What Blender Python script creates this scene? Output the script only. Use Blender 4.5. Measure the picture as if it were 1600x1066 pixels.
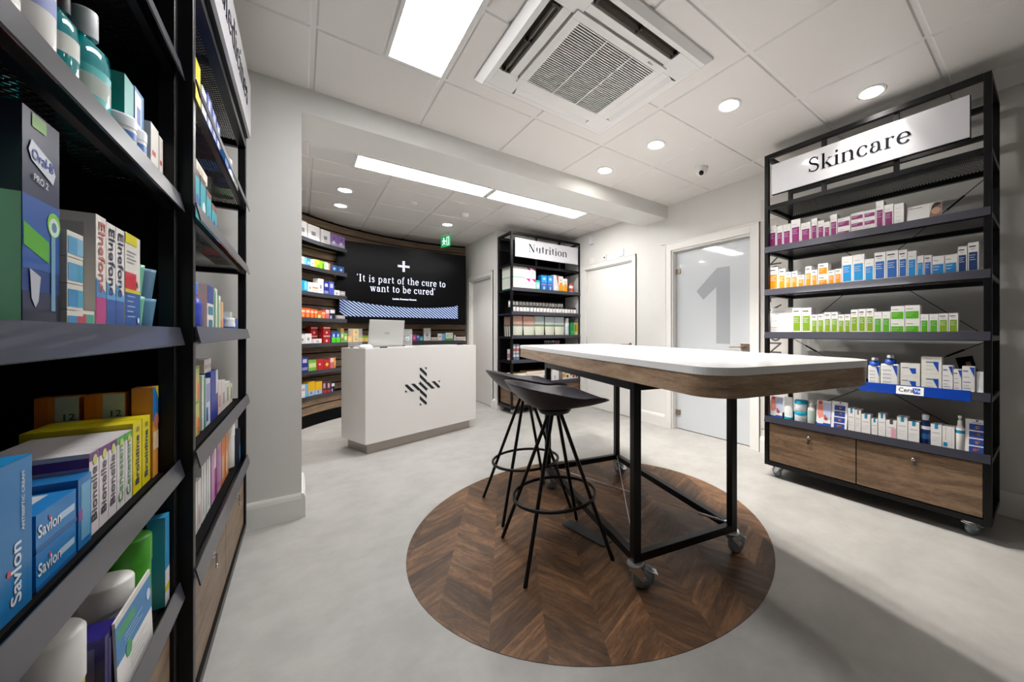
import bpy, math, random
from mathutils import Matrix, Vector
R=math.radians; PI=math.pi; rnd=random.Random(7)
for o in list(bpy.data.objects): bpy.data.objects.remove(o)
S=bpy.context.scene; COL=S.collection
# ------------------------------------------------------------ camera, world, exposure
CAM_H=1.1; ZC=2.563
cd=bpy.data.cameras.new('camera'); cam=bpy.data.objects.new('camera',cd); COL.objects.link(cam)
cd.sensor_width=36; cd.sensor_fit='HORIZONTAL'; cd.lens=574.33*36/1600
cd.shift_x=-(924.79-800)/1600; cd.shift_y=-(533-520.05)/1600
cam.location=(0,0,CAM_H); cam.rotation_euler=(PI/2,0,-0.66829); cd.clip_start=.02
S.camera=cam
S.view_settings.view_transform='Standard'; S.view_settings.look='None'
S.view_settings.gamma=1; S.view_settings.use_curve_mapping=False
S.view_settings.exposure=1.68
w=bpy.data.worlds.new('world'); S.world=w; w.use_nodes=True
w.node_tree.nodes['Background'].inputs[0].default_value=(.9,.95,1,1)
w.node_tree.nodes['Background'].inputs[1].default_value=.02
PANEL_E=9.0; SPOT_W=20.0; DL_E=30.0
# ------------------------------------------------------------ materials
def lin(c): return tuple((x/12.92 if x<=.04045 else ((x+.055)/1.055)**2.4) for x in c)
def hx(h): return lin(tuple(int(h[i:i+2],16)/255 for i in (0,2,4)))
MC={}
def mat(name,col=None,rough=.5,metal=0,emit=0,alpha=1,coat=0,trans=0,spec=.5,ior=1.45):
    if name in MC: return MC[name]
    m=bpy.data.materials.new(name); m.use_nodes=True; b=m.node_tree.nodes['Principled BSDF']
    c=hx(col) if isinstance(col,str) else col
    b.inputs['Base Color'].default_value=(*c,1); b.inputs['Roughness'].default_value=rough
    b.inputs['Metallic'].default_value=metal; b.inputs['Alpha'].default_value=alpha
    b.inputs['Coat Weight'].default_value=coat; b.inputs['Coat Roughness'].default_value=.05
    b.inputs['Transmission Weight'].default_value=trans; b.inputs['Specular IOR Level'].default_value=spec
    b.inputs['IOR'].default_value=ior
    if emit:
        b.inputs['Emission Color'].default_value=(*c,1); b.inputs['Emission Strength'].default_value=emit
    MC[name]=m; return m
def C(h,rough=.42): return mat('print_'+h+('' if rough==.42 else str(rough)),h,rough,coat=.15)
def nodes(m): nt=m.node_tree; return nt,nt.nodes,nt.links,nt.nodes['Principled BSDF']
def noisemat(name,c1,c2,scale,rough,bump=0,sc=(1,1,1),detail=6,coord='Object',lo=.35,hi=.65,coat=0):
    m=mat(name,c1,rough,coat=coat); nt,N,L,b=nodes(m)
    tc=N.new('ShaderNodeTexCoord'); mp=N.new('ShaderNodeMapping'); mp.inputs['Scale'].default_value=sc
    n=N.new('ShaderNodeTexNoise'); n.inputs['Scale'].default_value=scale; n.inputs['Detail'].default_value=detail; n.inputs['Roughness'].default_value=.65
    r=N.new('ShaderNodeValToRGB'); r.color_ramp.elements[0].position=lo; r.color_ramp.elements[1].position=hi
    r.color_ramp.elements[0].color=(*hx(c1),1); r.color_ramp.elements[1].color=(*hx(c2),1)
    L.new(tc.outputs[coord],mp.inputs[0]); L.new(mp.outputs[0],n.inputs['Vector']); L.new(n.outputs[0],r.inputs[0]); L.new(r.outputs[0],b.inputs['Base Color'])
    if bump:
        bp=N.new('ShaderNodeBump'); bp.inputs['Strength'].default_value=bump; bp.inputs['Distance'].default_value=.002
        L.new(n.outputs[0],bp.inputs['Height']); L.new(bp.outputs[0],b.inputs['Normal'])
    return m
def woodmat(name,dark,mid,light,sc,rough=.5,coord='Object',coat=0,vary=False,ring=2.2):
    m=mat(name,mid,rough,coat=coat); nt,N,L,b=nodes(m)
    tc=N.new('ShaderNodeTexCoord'); mp=N.new('ShaderNodeMapping'); mp.inputs['Scale'].default_value=sc
    src=tc.outputs[coord]
    if vary:
        at=N.new('ShaderNodeAttribute'); at.attribute_name='tint'
        vm=N.new('ShaderNodeVectorMath'); vm.operation='MULTIPLY_ADD'; vm.inputs[1].default_value=(37,53,11)
        L.new(at.outputs['Color'],vm.inputs[0]); L.new(src,vm.inputs[2]); src=vm.outputs[0]
    L.new(src,mp.inputs[0])
    n1=N.new('ShaderNodeTexNoise'); n1.inputs['Scale'].default_value=ring; n1.inputs['Detail'].default_value=4; n1.inputs['Distortion'].default_value=1.2
    n2=N.new('ShaderNodeTexNoise'); n2.inputs['Scale'].default_value=ring*9; n2.inputs['Detail'].default_value=8; n2.inputs['Roughness'].default_value=.7
    L.new(mp.outputs[0],n1.inputs['Vector']); L.new(mp.outputs[0],n2.inputs['Vector'])
    mx=N.new('ShaderNodeMix'); mx.data_type='FLOAT'; mx.inputs[0].default_value=.45
    L.new(n1.outputs[0],mx.inputs[2]); L.new(n2.outputs[0],mx.inputs[3])
    r=N.new('ShaderNodeValToRGB'); e=r.color_ramp.elements; e[0].position=.33; e[1].position=.68
    e[0].color=(*hx(dark),1); e[1].color=(*hx(light),1); q=e.new(.5); q.color=(*hx(mid),1)
    L.new(mx.outputs[0],r.inputs[0])
    out=r.outputs[0]
    if vary:
        hs=N.new('ShaderNodeHueSaturation'); mr=N.new('ShaderNodeMapRange'); mr.inputs[3].default_value=.35; mr.inputs[4].default_value=1.6
        L.new(at.outputs['Fac'],mr.inputs[0]); L.new(mr.outputs[0],hs.inputs['Value']); L.new(out,hs.inputs['Color']); out=hs.outputs[0]
    L.new(out,b.inputs['Base Color'])
    bp=N.new('ShaderNodeBump'); bp.inputs['Strength'].default_value=.25; bp.inputs['Distance'].default_value=.001
    L.new(n2.outputs[0],bp.inputs['Height']); L.new(bp.outputs[0],b.inputs['Normal'])
    return m
def perfmat():
    m=mat('perforated_black_steel','0a0a0c',.45,spec=.25); nt,N,L,b=nodes(m)
    tc=N.new('ShaderNodeTexCoord'); sx=N.new('ShaderNodeSeparateXYZ'); L.new(tc.outputs['Object'],sx.inputs[0])
    def M(op,a,bv=None):
        x=N.new('ShaderNodeMath'); x.operation=op
        if hasattr(a,'name'): L.new(a,x.inputs[0])
        else: x.inputs[0].default_value=a
        if bv is not None:
            if hasattr(bv,'name'): L.new(bv,x.inputs[1])
            else: x.inputs[1].default_value=bv
        return x.outputs[0]
    p=.0115
    fx=M('SINE',M('MULTIPLY',M('ADD',sx.outputs[0],sx.outputs[1]),2*PI/p*.7071)); fy=M('SINE',M('MULTIPLY',M('SUBTRACT',sx.outputs[0],sx.outputs[1]),2*PI/p*.7071))
    hole=M('GREATER_THAN',M('MULTIPLY',M('ADD',fx,1),M('ADD',fy,1)),.75)
    L.new(M('SUBTRACT',1,hole),b.inputs['Alpha']); return m
WALL=noisemat('white_wall_paint','dcdad6','e0dfdb',3,.62,lo=.3,hi=.7)
CEIL=mat('ceiling_tile_white','dfdbd7',.55)
GRID=mat('ceiling_grid_white','dcdad7',.4)
TRIM=mat('trim_white_gloss','e6e4e0',.35)
FLOOR=noisemat('grey_vinyl_floor','a8a6a2','b6b4b0',5,.48,bump=.04,detail=10)
CHEV=woodmat('chevron_wood','3a281c','68492f','946c48',(1.6,9,1),.5,'UV',vary=True,ring=2.2)
OAK=woodmat('dark_oak_drawer','4d3a2b','7a624c','987d64',(1.3,1,9),.42,ring=2.6)
BAND=woodmat('oak_band','7a604a','a88a6e','c6ab8e',(1.2,1.2,9),.42,ring=2.6,coat=.3)
SLAT=woodmat('slat_wood','5e4b38','87705a','a58d73',(1.2,1.2,8),.55)
BLK=mat('black_powder_steel','08080a',.36,spec=.35)
BLKM=mat('black_matte','070708',.75,spec=.12)
PERF=perfmat()
STRIP=mat('price_rail_plastic','3a3a44',.3,spec=.45,coat=.15)
CHROME=mat('chrome','c8c8ca',.18,metal=1)
NICK=mat('brushed_nickel','a59484',.35,metal=1)
STEEL=mat('zinc_steel','d4d5d6',.3,metal=.85)
WHEEL=mat('grey_rubber','7f8b96',.45)
WLAM=mat('white_laminate','f8f8f8',.3,coat=.3)
COUNT=mat('counter_white','e4e1de',.28,coat=.4)
SIGN=mat('sign_white','dcdbe0',.28,coat=.5)
INK=mat('ink_black','10101a',.6,spec=.1)
SEAT=mat('stool_black_plastic','312e37',.42,spec=.5)
GLASS=mat('clear_acrylic','f4f8f8',.03,alpha=.16,coat=0)
FROST=mat('frosted_glass_film','c9cdd1',.32,coat=1.0)
LITW=mat('light_diffuser','ffffff',.5,emit=PANEL_E)
DLIT=mat('downlight_lens','fffaf2',.5,emit=DL_E)
# ------------------------------------------------------------ mesh builder
class MB:
    def __init__(s): s.v=[];s.f=[];s.m=[];s.ms=[];s.M=Matrix.Identity(4);s.sm=[]
    def mi(s,m):
        if m not in s.ms: s.ms.append(m)
        return s.ms.index(m)
    def add(s,vs,fs,m,T=None,smooth=False):
        T=s.M if T is None else s.M@T; n=len(s.v); k=s.mi(m)
        s.v+= [tuple(T@Vector(v)) for v in vs]; s.f+=[tuple(i+n for i in f) for f in fs]; s.m+=[k]*len(fs); s.sm+=[smooth]*len(fs); return s
    def box(s,x0,y0,z0,x1,y1,z1,m,T=None):
        v=[(x0,y0,z0),(x1,y0,z0),(x1,y1,z0),(x0,y1,z0),(x0,y0,z1),(x1,y0,z1),(x1,y1,z1),(x0,y1,z1)]
        return s.add(v,[(0,3,2,1),(4,5,6,7),(0,1,5,4),(1,2,6,5),(2,3,7,6),(3,0,4,7)],m,T)
    def tube(s,pts,r,m,n=10,closed=False,cap=True):
        pts=[Vector(p) for p in pts]; N=len(pts); rs=r if isinstance(r,(list,tuple)) else [r]*N
        vs=[];u=None
        for i,p in enumerate(pts):
            a=pts[(i-1)%N] if (closed or i>0) else p; b=pts[(i+1)%N] if (closed or i<N-1) else p
            d=(b-a).normalized()
            if u is None: u=d.orthogonal().normalized()
            else: u=(u-d*u.dot(d)).normalized()
            w_=d.cross(u)
            for k in range(n): t=2*PI*k/n; vs.append(p+(u*math.cos(t)+w_*math.sin(t))*rs[i])
        fs=[]
        for i in range(N if closed else N-1):
            j=(i+1)%N
            for k in range(n): l=(k+1)%n; fs.append((i*n+k,i*n+l,j*n+l,j*n+k))
        s.add(vs,fs,m,smooth=True)
        if cap and not closed:
            s.add([vs[k] for k in range(n)],[tuple(range(n-1,-1,-1))],m); s.add([vs[(N-1)*n+k] for k in range(n)],[tuple(range(n))],m)
        return s
    def lathe(s,prof,m,n=20,T=None,smooth=True,sx=1,sy=1):
        # prof: (r,z) list ; consecutive
        vs=[];fs=[]
        for r,z in prof:
            for k in range(n): t=2*PI*k/n; vs.append((r*math.cos(t)*sx,r*math.sin(t)*sy,z))
        for i in range(len(prof)-1):
            for k in range(n): l=(k+1)%n; fs.append((i*n+k,i*n+l,(i+1)*n+l,(i+1)*n+k))
        s.add(vs,fs,m,T,smooth)
        if prof[0][0]>1e-5: s.add(vs[:n],[tuple(range(n-1,-1,-1))],m,T)
        if prof[-1][0]>1e-5: s.add(vs[-n:],[tuple(range(n))],m,T)
        return s
    def prism(s,poly,z0,z1,m,T=None,sides=None):
        n=len(poly); v=[(x,y,z0) for x,y in poly]+[(x,y,z1) for x,y in poly]
        ar=sum(poly[i][0]*poly[(i+1)%n][1]-poly[(i+1)%n][0]*poly[i][1] for i in range(n))
        a=tuple(range(n)) if ar>0 else tuple(range(n-1,-1,-1))
        s.add(v,[tuple(i+n for i in a),tuple(reversed(a))],m,T)
        fs=[]
        for q in range(n):
            i,j=a[q],a[(q+1)%n]; fs.append((i,j,j+n,i+n))
        s.add(v,fs,sides or m,T); return s
    def build(s,name,parent=None,bevel=0,seg=2,loc=None,rot=None):
        me=bpy.data.meshes.new(name); me.from_pydata(s.v,[],s.f)
        for m in s.ms: me.materials.append(m)
        me.polygons.foreach_set('material_index',s.m); me.polygons.foreach_set('use_smooth',s.sm); me.update()
        o=bpy.data.objects.new(name,me); COL.objects.link(o)
        if parent: o.parent=parent
        if loc is not None: o.location=loc
        if rot is not None: o.rotation_euler=rot
        if bevel:
            b=o.modifiers.new('bevel','BEVEL'); b.width=bevel; b.segments=seg; b.limit_method='ANGLE'; b.angle_limit=R(40); b.harden_normals=False
        return o
def tag(o,label=None,cat=None,group=None,kind=None):
    if label: o['label']=label
    if cat: o['category']=cat
    if group: o['group']=group
    if kind: o['kind']=kind
    return o
def empty(name,loc,rz=0,label=None,cat=None,group=None,kind=None):
    o=bpy.data.objects.new(name,None); COL.objects.link(o); o.location=loc; o.rotation_euler=(0,0,rz); o.empty_display_size=.1
    return tag(o,label,cat,group,kind)
def struct(mb,name,bevel=0,parent=None):
    o=mb.build(name,parent,bevel); o['kind']='structure'; return o
# ------------------------------------------------------------ lettering
_tc={}
def text_geo(t):
    if t not in _tc:
        c=bpy.data.curves.new('t','FONT'); c.body=t; c.size=1; c.fill_mode='FRONT' if hasattr(c,'fill_mode') else c.fill_mode
        c.resolution_u=3; c.align_x='CENTER'; c.align_y='CENTER'
        o=bpy.data.objects.new('t',c); COL.objects.link(o)
        dg=bpy.context.evaluated_depsgraph_get(); me=bpy.data.meshes.new_from_object(o.evaluated_get(dg))
        _tc[t]=([tuple(v.co) for v in me.vertices],[tuple(p.vertices) for p in me.polygons])
        bpy.data.objects.remove(o); bpy.data.curves.remove(c); bpy.data.meshes.remove(me)
    return _tc[t]
def text(mb,t,m,T,size,bold=0,sx=1):
    v,f=text_geo(t); mb.add([(x*size*sx,y*size,z) for x,y,z in v],f,m,T)
    if bold:
        for k,(dx,dy) in enumerate(((bold,0),(0,bold),(bold,bold))): mb.add([(x*size*sx+dx,y*size+dy,z-.00004*(k+1)) for x,y,z in v],f,m,T)
def arc(cx,cy,rx,ry,a0,a1,n=14): return [(cx+rx*math.cos(R(a0+(a1-a0)*i/n)),cy+ry*math.sin(R(a0+(a1-a0)*i/n))) for i in range(n+1)]
def spl(p,k=6):
    o=[]
    for i in range(len(p)-1):
        a=p[max(i-1,0)];b=p[i];c=p[i+1];d=p[min(i+2,len(p)-1)]
        for j in range(k):
            t=j/k; o.append(tuple(.5*((2*b[q])+(-a[q]+c[q])*t+(2*a[q]-5*b[q]+4*c[q]-d[q])*t*t+(-a[q]+3*b[q]-3*c[q]+d[q])*t**3) for q in (0,1)))
    return o+[p[-1]]
# glyph: advance, strokes [(points, width or None)], dots [(x,y,r)], serifs [(x0,x1,y)]
XH=.46;CP=.70
G={
'S':(.56,[(spl([(.45,.52),(.41,.63),(.28,.69),(.15,.65),(.1,.54),(.16,.43),(.3,.36),(.43,.28),(.48,.17),(.42,.05),(.28,.01),(.13,.06),(.08,.18)]),None),([(.46,.5),(.46,.68)],1),([(.075,.02),(.075,.2)],1)],[],[]),
'k':(.55,[([(.13,0),(.13,.73)],2),([(.17,.17),(.42,.46)],1),([(.24,.27),(.46,0)],1.8)],[],[(.03,.23,0),(.03,.13,.73),(.34,.56,0),(.32,.5,.46)]),
'i':(.27,[([(.13,0),(.13,.46)],2)],[(.13,.63,.058)],[(.02,.24,0),(.03,.13,.46)]),
'n':(.59,[([(.13,0),(.13,.46)],2),(arc(.3,.3,.16,.16,165,70),1),(arc(.3,.3,.16,.16,70,0,6)+[(.46,0)],2)],[],[(.02,.24,0),(.03,.13,.46),(.35,.57,0)]),
'c':(.48,[(arc(.27,.23,.19,.23,50,320,24),None)],[(.4,.37,.05)],[]),
'a':(.5,[(arc(.22,.33,.13,.125,165,20)+[(.36,.3),(.36,.06)],None),(arc(.21,.13,.13,.13,75,300,16)+[(.34,.08)],None),([(.36,.05),(.41,.01),(.47,.04)],1)],[(.12,.34,.048)],[]),
'r':(.41,[([(.13,0),(.13,.46)],2),([(.15,.3),(.2,.42),(.3,.46)],1)],[(.33,.41,.05)],[(.02,.25,0),(.03,.13,.46)]),
'e':(.5,[(arc(.26,.23,.19,.23,5,325,26),None),([(.08,.25),(.45,.25)],1)],[],[]),
'N':(.74,[([(.14,0),(.14,.7)],1),([(.13,.7),(.58,0)],2.1),([(.59,0),(.59,.7)],1)],[],[(.04,.24,0),(.03,.16,.7),(.49,.7,.7)]),
'u':(.59,[([(.14,.46),(.14,.14)],2),(arc(.28,.16,.15,.15,180,290),1),([(.44,0),(.44,.46)],2)],[],[(.03,.14,.46),(.33,.44,.46),(.44,.54,0)]),
't':(.36,[([(.16,.06),(.16,.6)],2),([(.05,.46),(.31,.46)],1),([(.17,.06),(.22,.015),(.33,.06)],1)],[],[]),
'o':(.53,[(arc(.265,.23,.19,.23,0,360,28),None)],[],[]),
'I':(.36,[([(.18,0),(.18,.7)],2.2)],[],[(.05,.31,0),(.05,.31,.7)]),
's':(.42,[(spl([(.33,.36),(.28,.44),(.18,.45),(.1,.4),(.1,.31),(.2,.25),(.31,.19),(.33,.09),(.26,.01),(.15,.01),(.08,.1)]),None)],[],[]),
'p':(.58,[([(.13,-.2),(.13,.46)],2),(arc(.3,.23,.18,.23,140,-140,22),None)],[],[(.02,.24,-.2),(.03,.13,.46)]),
'f':(.34,[([(.15,0),(.15,.6)],2),([(.15,.6),(.2,.7),(.31,.71)],1),([(.05,.46),(.3,.46)],1)],[(.31,.66,.045)],[(.04,.27,0)]),
'h':(.59,[([(.13,0),(.13,.73)],2),(arc(.3,.3,.16,.16,165,70),1),(arc(.3,.3,.16,.16,70,0,6)+[(.46,0)],2)],[],[(.02,.24,0),(.03,.13,.73),(.35,.57,0)]),
'w':(.74,[([(.1,.46),(.25,0)],2),([(.25,0),(.37,.46)],1),([(.37,.46),(.52,0)],2),([(.52,0),(.65,.46)],1)],[],[(.01,.2,.46),(.28,.47,.46),(.56,.73,.46)]),
'b':(.57,[([(.13,0),(.13,.73)],2),(arc(.29,.23,.18,.23,140,-140,22),None)],[],[(.03,.13,.73)]),
'd':(.58,[([(.44,0),(.44,.73)],2),(arc(.28,.23,.18,.23,40,320,22),None)],[],[(.34,.44,.73),(.44,.54,0)]),
'M':(.9,[([(.14,0),(.14,.7)],1),([(.14,.7),(.42,0)],2.1),([(.42,0),(.7,.7)],1),([(.72,0),(.72,.7)],2)],[],[(.04,.24,0),(.03,.16,.7),(.6,.84,0),(.7,.84,.7)]),
'‘':(.2,[([(.1,.6),(.14,.72)],1)],[(.1,.6,.05)],[]), '’':(.2,[([(.1,.66),(.06,.54)],1)],[(.1,.66,.05)],[]), ' ':(.26,[],[],[])}
def word_w(t,track=.02): return sum(G[c][0]+track for c in t)-track
def didone(mb,t,m,T,size,th=.026,tk=.105,depth=.002,track=.02):
    # centred on the origin in local XY, extruded along +Z
    x=-word_w(t,track)/2
    for ch in t:
        adv,st,dots,ser=G[ch]
        def poly(pp): mb.prism([((x+a)*size,(b-.25)*size) for a,b in pp],0,depth,m,T)
        for pts,wd in st:
            n=len(pts);L_=[];R_=[]
            for i,(a,b) in enumerate(pts):
                p,q=pts[max(i-1,0)],pts[min(i+1,n-1)]
                dx,dy=q[0]-p[0],q[1]-p[1]; l=math.hypot(dx,dy) or 1; dx/=l;dy/=l
                if wd is None: w_=th+(tk-th)*abs(dy)**1.6
                elif wd<=1: w_=th*wd
                else: w_=th+(tk-th)*(wd-1)
                if ch=='S' and wd is None: w_=th+(tk-th)*(.25+.75*max(0,1-abs(i/(n-1)-.5)*2.3))
                if ch=='s' and wd is None: w_=th+(tk-th)*(.3+.6*max(0,1-abs(i/(n-1)-.5)*2.2))
                L_.append((a-dy*w_/2,b+dx*w_/2)); R_.append((a+dy*w_/2,b-dx*w_/2))
            for i in range(n-1): poly([L_[i],R_[i],R_[i+1],L_[i+1]])
        for a,b,r in dots: poly([(a+r*math.cos(2*PI*k/12),b+r*math.sin(2*PI*k/12)) for k in range(12)])
        for a,b,y in ser: poly([(a,y-th/2 if y<=0 else y-th),(b,y-th/2 if y<=0 else y-th),(b,y+th/2 if y<=0 else y),(a,y+th/2 if y<=0 else y)])
        x+=adv+track
def clip(poly,a,b,c):
    # keep a*x+b*y<=c
    o=[]
    for i in range(len(poly)):
        p,q=poly[i],poly[(i+1)%len(poly)]; dp=a*p[0]+b*p[1]-c; dq=a*q[0]+b*q[1]-c
        if dp<=0: o.append(p)
        if dp*dq<0: t=dp/(dp-dq); o.append((p[0]+(q[0]-p[0])*t,p[1]+(q[1]-p[1])*t))
    return o
def striped_plus(mb,m,T,s,arm,pitch,duty,depth,slope=-1.0,outline=False):
    rects=[(-arm,-s,arm,s),(-s,-arm,-arm,arm),(arm,-arm,s,arm)]
    nx,ny=1/math.sqrt(2),1/math.sqrt(2)
    k=-40
    while k<40:
        c0=k*pitch-pitch*duty/2; c1=c0+pitch*duty; k+=1
        for x0,y0,x1,y1 in rects:
            p=[(x0,y0),(x1,y0),(x1,y1),(x0,y1)]
            p=clip(p,nx,ny,c1); p=clip(p,-nx,-ny,-c0) if len(p)>2 else []
            if len(p)>2: mb.prism(p,0,depth,m,T)
# front-facing transform: local X right, local Y up, local Z toward the viewer (front normal -Y)
def FT(x,y,z): return Matrix.Translation((x,y,z))@Matrix.Rotation(PI/2,4,'X')
# ------------------------------------------------------------ room shell
XR=3.33; XL=-.66; YB=-4.4
m=MB(); m.box(XL-.1,YB-.1,-.1,3.6,6.7,0,FLOOR); struct(m,'floor')
# chevron medallion
def medallion():
    cx,cy,r=1.355,1.725,.985; mb=MB(); a=R(64.7); ux,uy=math.cos(a),math.sin(a); vx,vy=uy,-ux   # u along seams, v across
    Wd=.2; P=.125; circ=[(r*math.cos(2*PI*k/96),r*math.sin(2*PI*k/96)) for k in range(96)]
    uv=[];tint=[]
    off=.05
    for c in range(-6,7):
        for k in range(-14,15):
            v0=c*Wd+off; v1=v0+Wd; s=1 if c%2 else -1
            u0=k*P; quad=[(u0,v0),(u0+P,v0),(u0+P+s*Wd,v1),(u0+s*Wd,v1)]
            q=[(cx*0+u*ux+v*vx,u*uy+v*vy) for u,v in quad]
            if all(math.hypot(*p)>r+.3 for p in q): continue
            ins=q
            for i in range(96):
                p0,p1=circ[i],circ[(i+1)%96]; mx,my=(p0[0]+p1[0])/2,(p0[1]+p1[1])/2; l=math.hypot(mx,my)
                ins=clip(ins,mx/l,my/l,l)
                if len(ins)<3: break
            if len(ins)<3: continue
            n=len(mb.v); mb.add([(x,y,.002) for x,y in ins],[tuple(range(len(ins)))],CHEV)
            A=sum(ins[i][0]*ins[(i+1)%len(ins)][1]-ins[(i+1)%len(ins)][0]*ins[i][1] for i in range(len(ins)))
            if A<0: mb.f[-1]=tuple(reversed(mb.f[-1]))
            d=(ux+s*vx)/math.sqrt(2),(uy+s*vy)/math.sqrt(2)
            vs=[mb.v[i] for i in mb.f[-1]]; uv.append([(x*d[0]+y*d[1],-x*d[1]+y*d[0]) for x,y,_ in vs]); tint.append((rnd.random(),rnd.random(),rnd.random()))
    # rim
    n=96; k0=len(mb.f)
    mb.add([(x,y,0.0003) for x,y in circ]+[(x,y,.002) for x,y in circ],[(i,(i+1)%n,(i+1)%n+n,i+n) for i in range(n)],CHEV)
    for i in range(n): uv.append([(0,0)]*4); tint.append((.4,.4,.4))
    o=mb.build('wood_floor_inlay',loc=(cx,cy,.0002)); me=o.data
    me.uv_layers.new(name='UVMap'); me.color_attributes.new('tint','FLOAT_COLOR','CORNER')
    ul=me.uv_layers['UVMap']; ca=me.color_attributes['tint']
    for p in me.polygons:
        for j,li in enumerate(p.loop_indices):
            ul.data[li].uv=uv[p.index][j]; t=tint[p.index]; ca.data[li].color=(t[0],t[1],t[2],1)
    tag(o,'round brown chevron wood inlay set flush in the grey floor under the table','floor inlay')
medallion()
# ceiling of metal tiles in a grid
def ceiling():
    mb=MB()
    def tile(x0,y0,x1,y1):
        g=.010; c=.007; h=.007; a=[(x0+g,y0+g),(x1-g,y0+g),(x1-g,y1-g),(x0+g,y1-g)]; b=[(x0+g+c,y0+g+c),(x1-g-c,y0+g+c),(x1-g-c,y1-g-c),(x0+g+c,y1-g-c)]
        if x1-x0<.05 or y1-y0<.05: return
        mb.add([(x,y,ZC+h) for x,y in a]+[(x,y,ZC) for x,y in b],[(4,7,6,5)]+[(i,i+4,(i+1)%4+4,(i+1)%4) for i in range(4)],CEIL)
    xs=[XL-.1,-.552,.045,.642,1.239,1.836,2.433,3.03,XR]
    ys=[YB,-3.8,-3.2,-2.6,-2.0,-1.4,-.8,-.203,.397,.997,1.6,2.203,2.8]
    for i in range(len(xs)-1):
        for j in range(len(ys)-1):
            if i==1+0 and 0: continue
            if xs[i]==.045 and .9<ys[j]<2.1:
                tile(xs[i],ys[j],.344,ys[j+1]); continue
            tile(xs[i],ys[j],xs[i+1],ys[j+1])
    yb=[3.2,3.55,3.85,4.15,4.75,5.35,5.95,6.6]; xb=[XL,.06,.65,1.235,1.82,2.41,3.0,XR]
    for i in range(len(xb)-1):
        for j in range(len(yb)-1):
            if j==1 and 1<=i<=4: continue
            tile(xb[i],yb[j],xb[i+1],yb[j+1])
    mb.box(XL-.1,YB,ZC+.007,XR+.3,6.7,ZC+.1,GRID)
    struct(mb,'ceiling')
ceiling()
def light_panel(x0,y0,x1,y1,label):
    t=empty('ceiling_light_panel',((x0+x1)/2,(y0+y1)/2,ZC),0,label,'ceiling light','recessed ceiling light panels')
    a,b=(x1-x0)/2,(y1-y0)/2; f=.018
    m=MB(); m.box(-a,-b,-.002,-a+f,b,.006,GRID); m.box(a-f,-b,-.002,a,b,.006,GRID); m.box(-a+f,-b,-.002,a-f,-b+f,.006,GRID); m.box(-a+f,b-f,-.002,a-f,b,.006,GRID)
    m.build('frame',t)
    m=MB(); m.box(-a+f,-b+f,.000,a-f,b-f,.006,LITW); m.build('diffuser',t)
light_panel(.344,.997,.642,2.203,'long bright light panel in the front ceiling beside the air conditioner')
light_panel(.35,3.555,1.54,3.845,'left of the two long light panels behind the ceiling beam')
light_panel(1.56,3.555,2.75,3.845,'right of the two long light panels behind the ceiling beam')
# walls
m=MB(); m.box(XL,2.8,0,.0,3.2,ZC+.05,WALL); struct(m,'wall_pillar')
m=MB(); m.box(XL-.1,YB,0,XL,2.81,ZC+.05,WALL); struct(m,'wall_left')
m=MB(); m.box(-.62,3.19,0,-.52,4.6,ZC+.05,WALL); struct(m,'wall_back_left')
m=MB(); m.box(XL-.1,YB-.1,0,XR+.3,YB,ZC+.05,WALL); struct(m,'wall_rear')
m=MB(); m.box(0,2.8,2.42,XR,3.2,ZC+.05,WALL); struct(m,'trim_1')   # boxed beam
# right wall with two door openings
m=MB(); X=XR; X2=XR+.1
m.box(X,YB,0,X2,1.79,ZC+.05,WALL); m.box(X,1.79,2.04,X2,2.74,ZC+.05,WALL); m.box(X,2.74,0,X2,3.375,ZC+.05,WALL)
m.box(X,3.375,2.03,X2,4.375,ZC+.05,WALL); m.box(X,4.375,0,X2,5.05,ZC+.05,WALL); m.box(X2,YB,0,X2+.03,5.05,ZC+.05,WALL)
struct(m,'wall_right')
# alcove wall behind Nutrition unit and white wall with its door opening
m=MB(); m.box(2.18,4.96,0,XR+.1,5.06,ZC+.05,WALL); m.box(2.18,5.06,0,2.28,5.13,ZC+.05,WALL); m.box(2.18,5.13,1.94,2.28,5.99,ZC+.05,WALL); m.box(2.18,5.99,0,2.28,6.5,ZC+.05,WALL)
m.box(2.28,5.05,0,2.31,6.5,ZC+.05,WALL)
struct(m,'wall_back_right')
def architrave(mb,y0,y1,zt,x,side,w=.07,d=.018,step=.012):
    # side -1: frame projects toward -x from plane x
    s=side
    for (a,b,c,e) in ((y0-w,y0,0,zt+w),(y1,y1+w,0,zt+w)):
        mb.box(min(x,x+s*d),a,c,max(x,x+s*d),b,e,TRIM)
    mb.box(min(x,x+s*d),y0,zt,max(x,x+s*d),y1,zt+w,TRIM)
    for (a,b,c,e) in ((y0-w,y0-w+step,0,zt+w),(y1+w-step,y1+w,0,zt+w)): mb.box(min(x,x+s*(d+.006)),a,c,max(x,x+s*(d+.006)),b,e,TRIM)
    mb.box(min(x,x+s*(d+.006)),y0-w,zt+w-step,max(x,x+s*(d+.006)),y1+w,zt+w,TRIM)
m=MB(); architrave(m,1.79,2.74,2.04,XR,-1,.085)
m.box(XR,1.79,0,X2,1.805,2.04,TRIM); m.box(XR,2.725,0,X2,2.74,2.04,TRIM); m.box(XR,1.805,2.025,X2,2.725,2.04,TRIM)
m.box(XR-.022,1.5,2.125,XR,2.9,2.135,TRIM)
struct(m,'trim_2',bevel=.002)
m=MB(); architrave(m,3.375,4.375,2.03,XR,-1,.07); m.box(XR,3.375,0,X2,3.39,2.03,TRIM); m.box(XR,4.36,0,X2,4.375,2.03,TRIM); m.box(XR,3.39,2.015,X2,4.36,2.03,TRIM); struct(m,'trim_3',bevel=.002)
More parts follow.
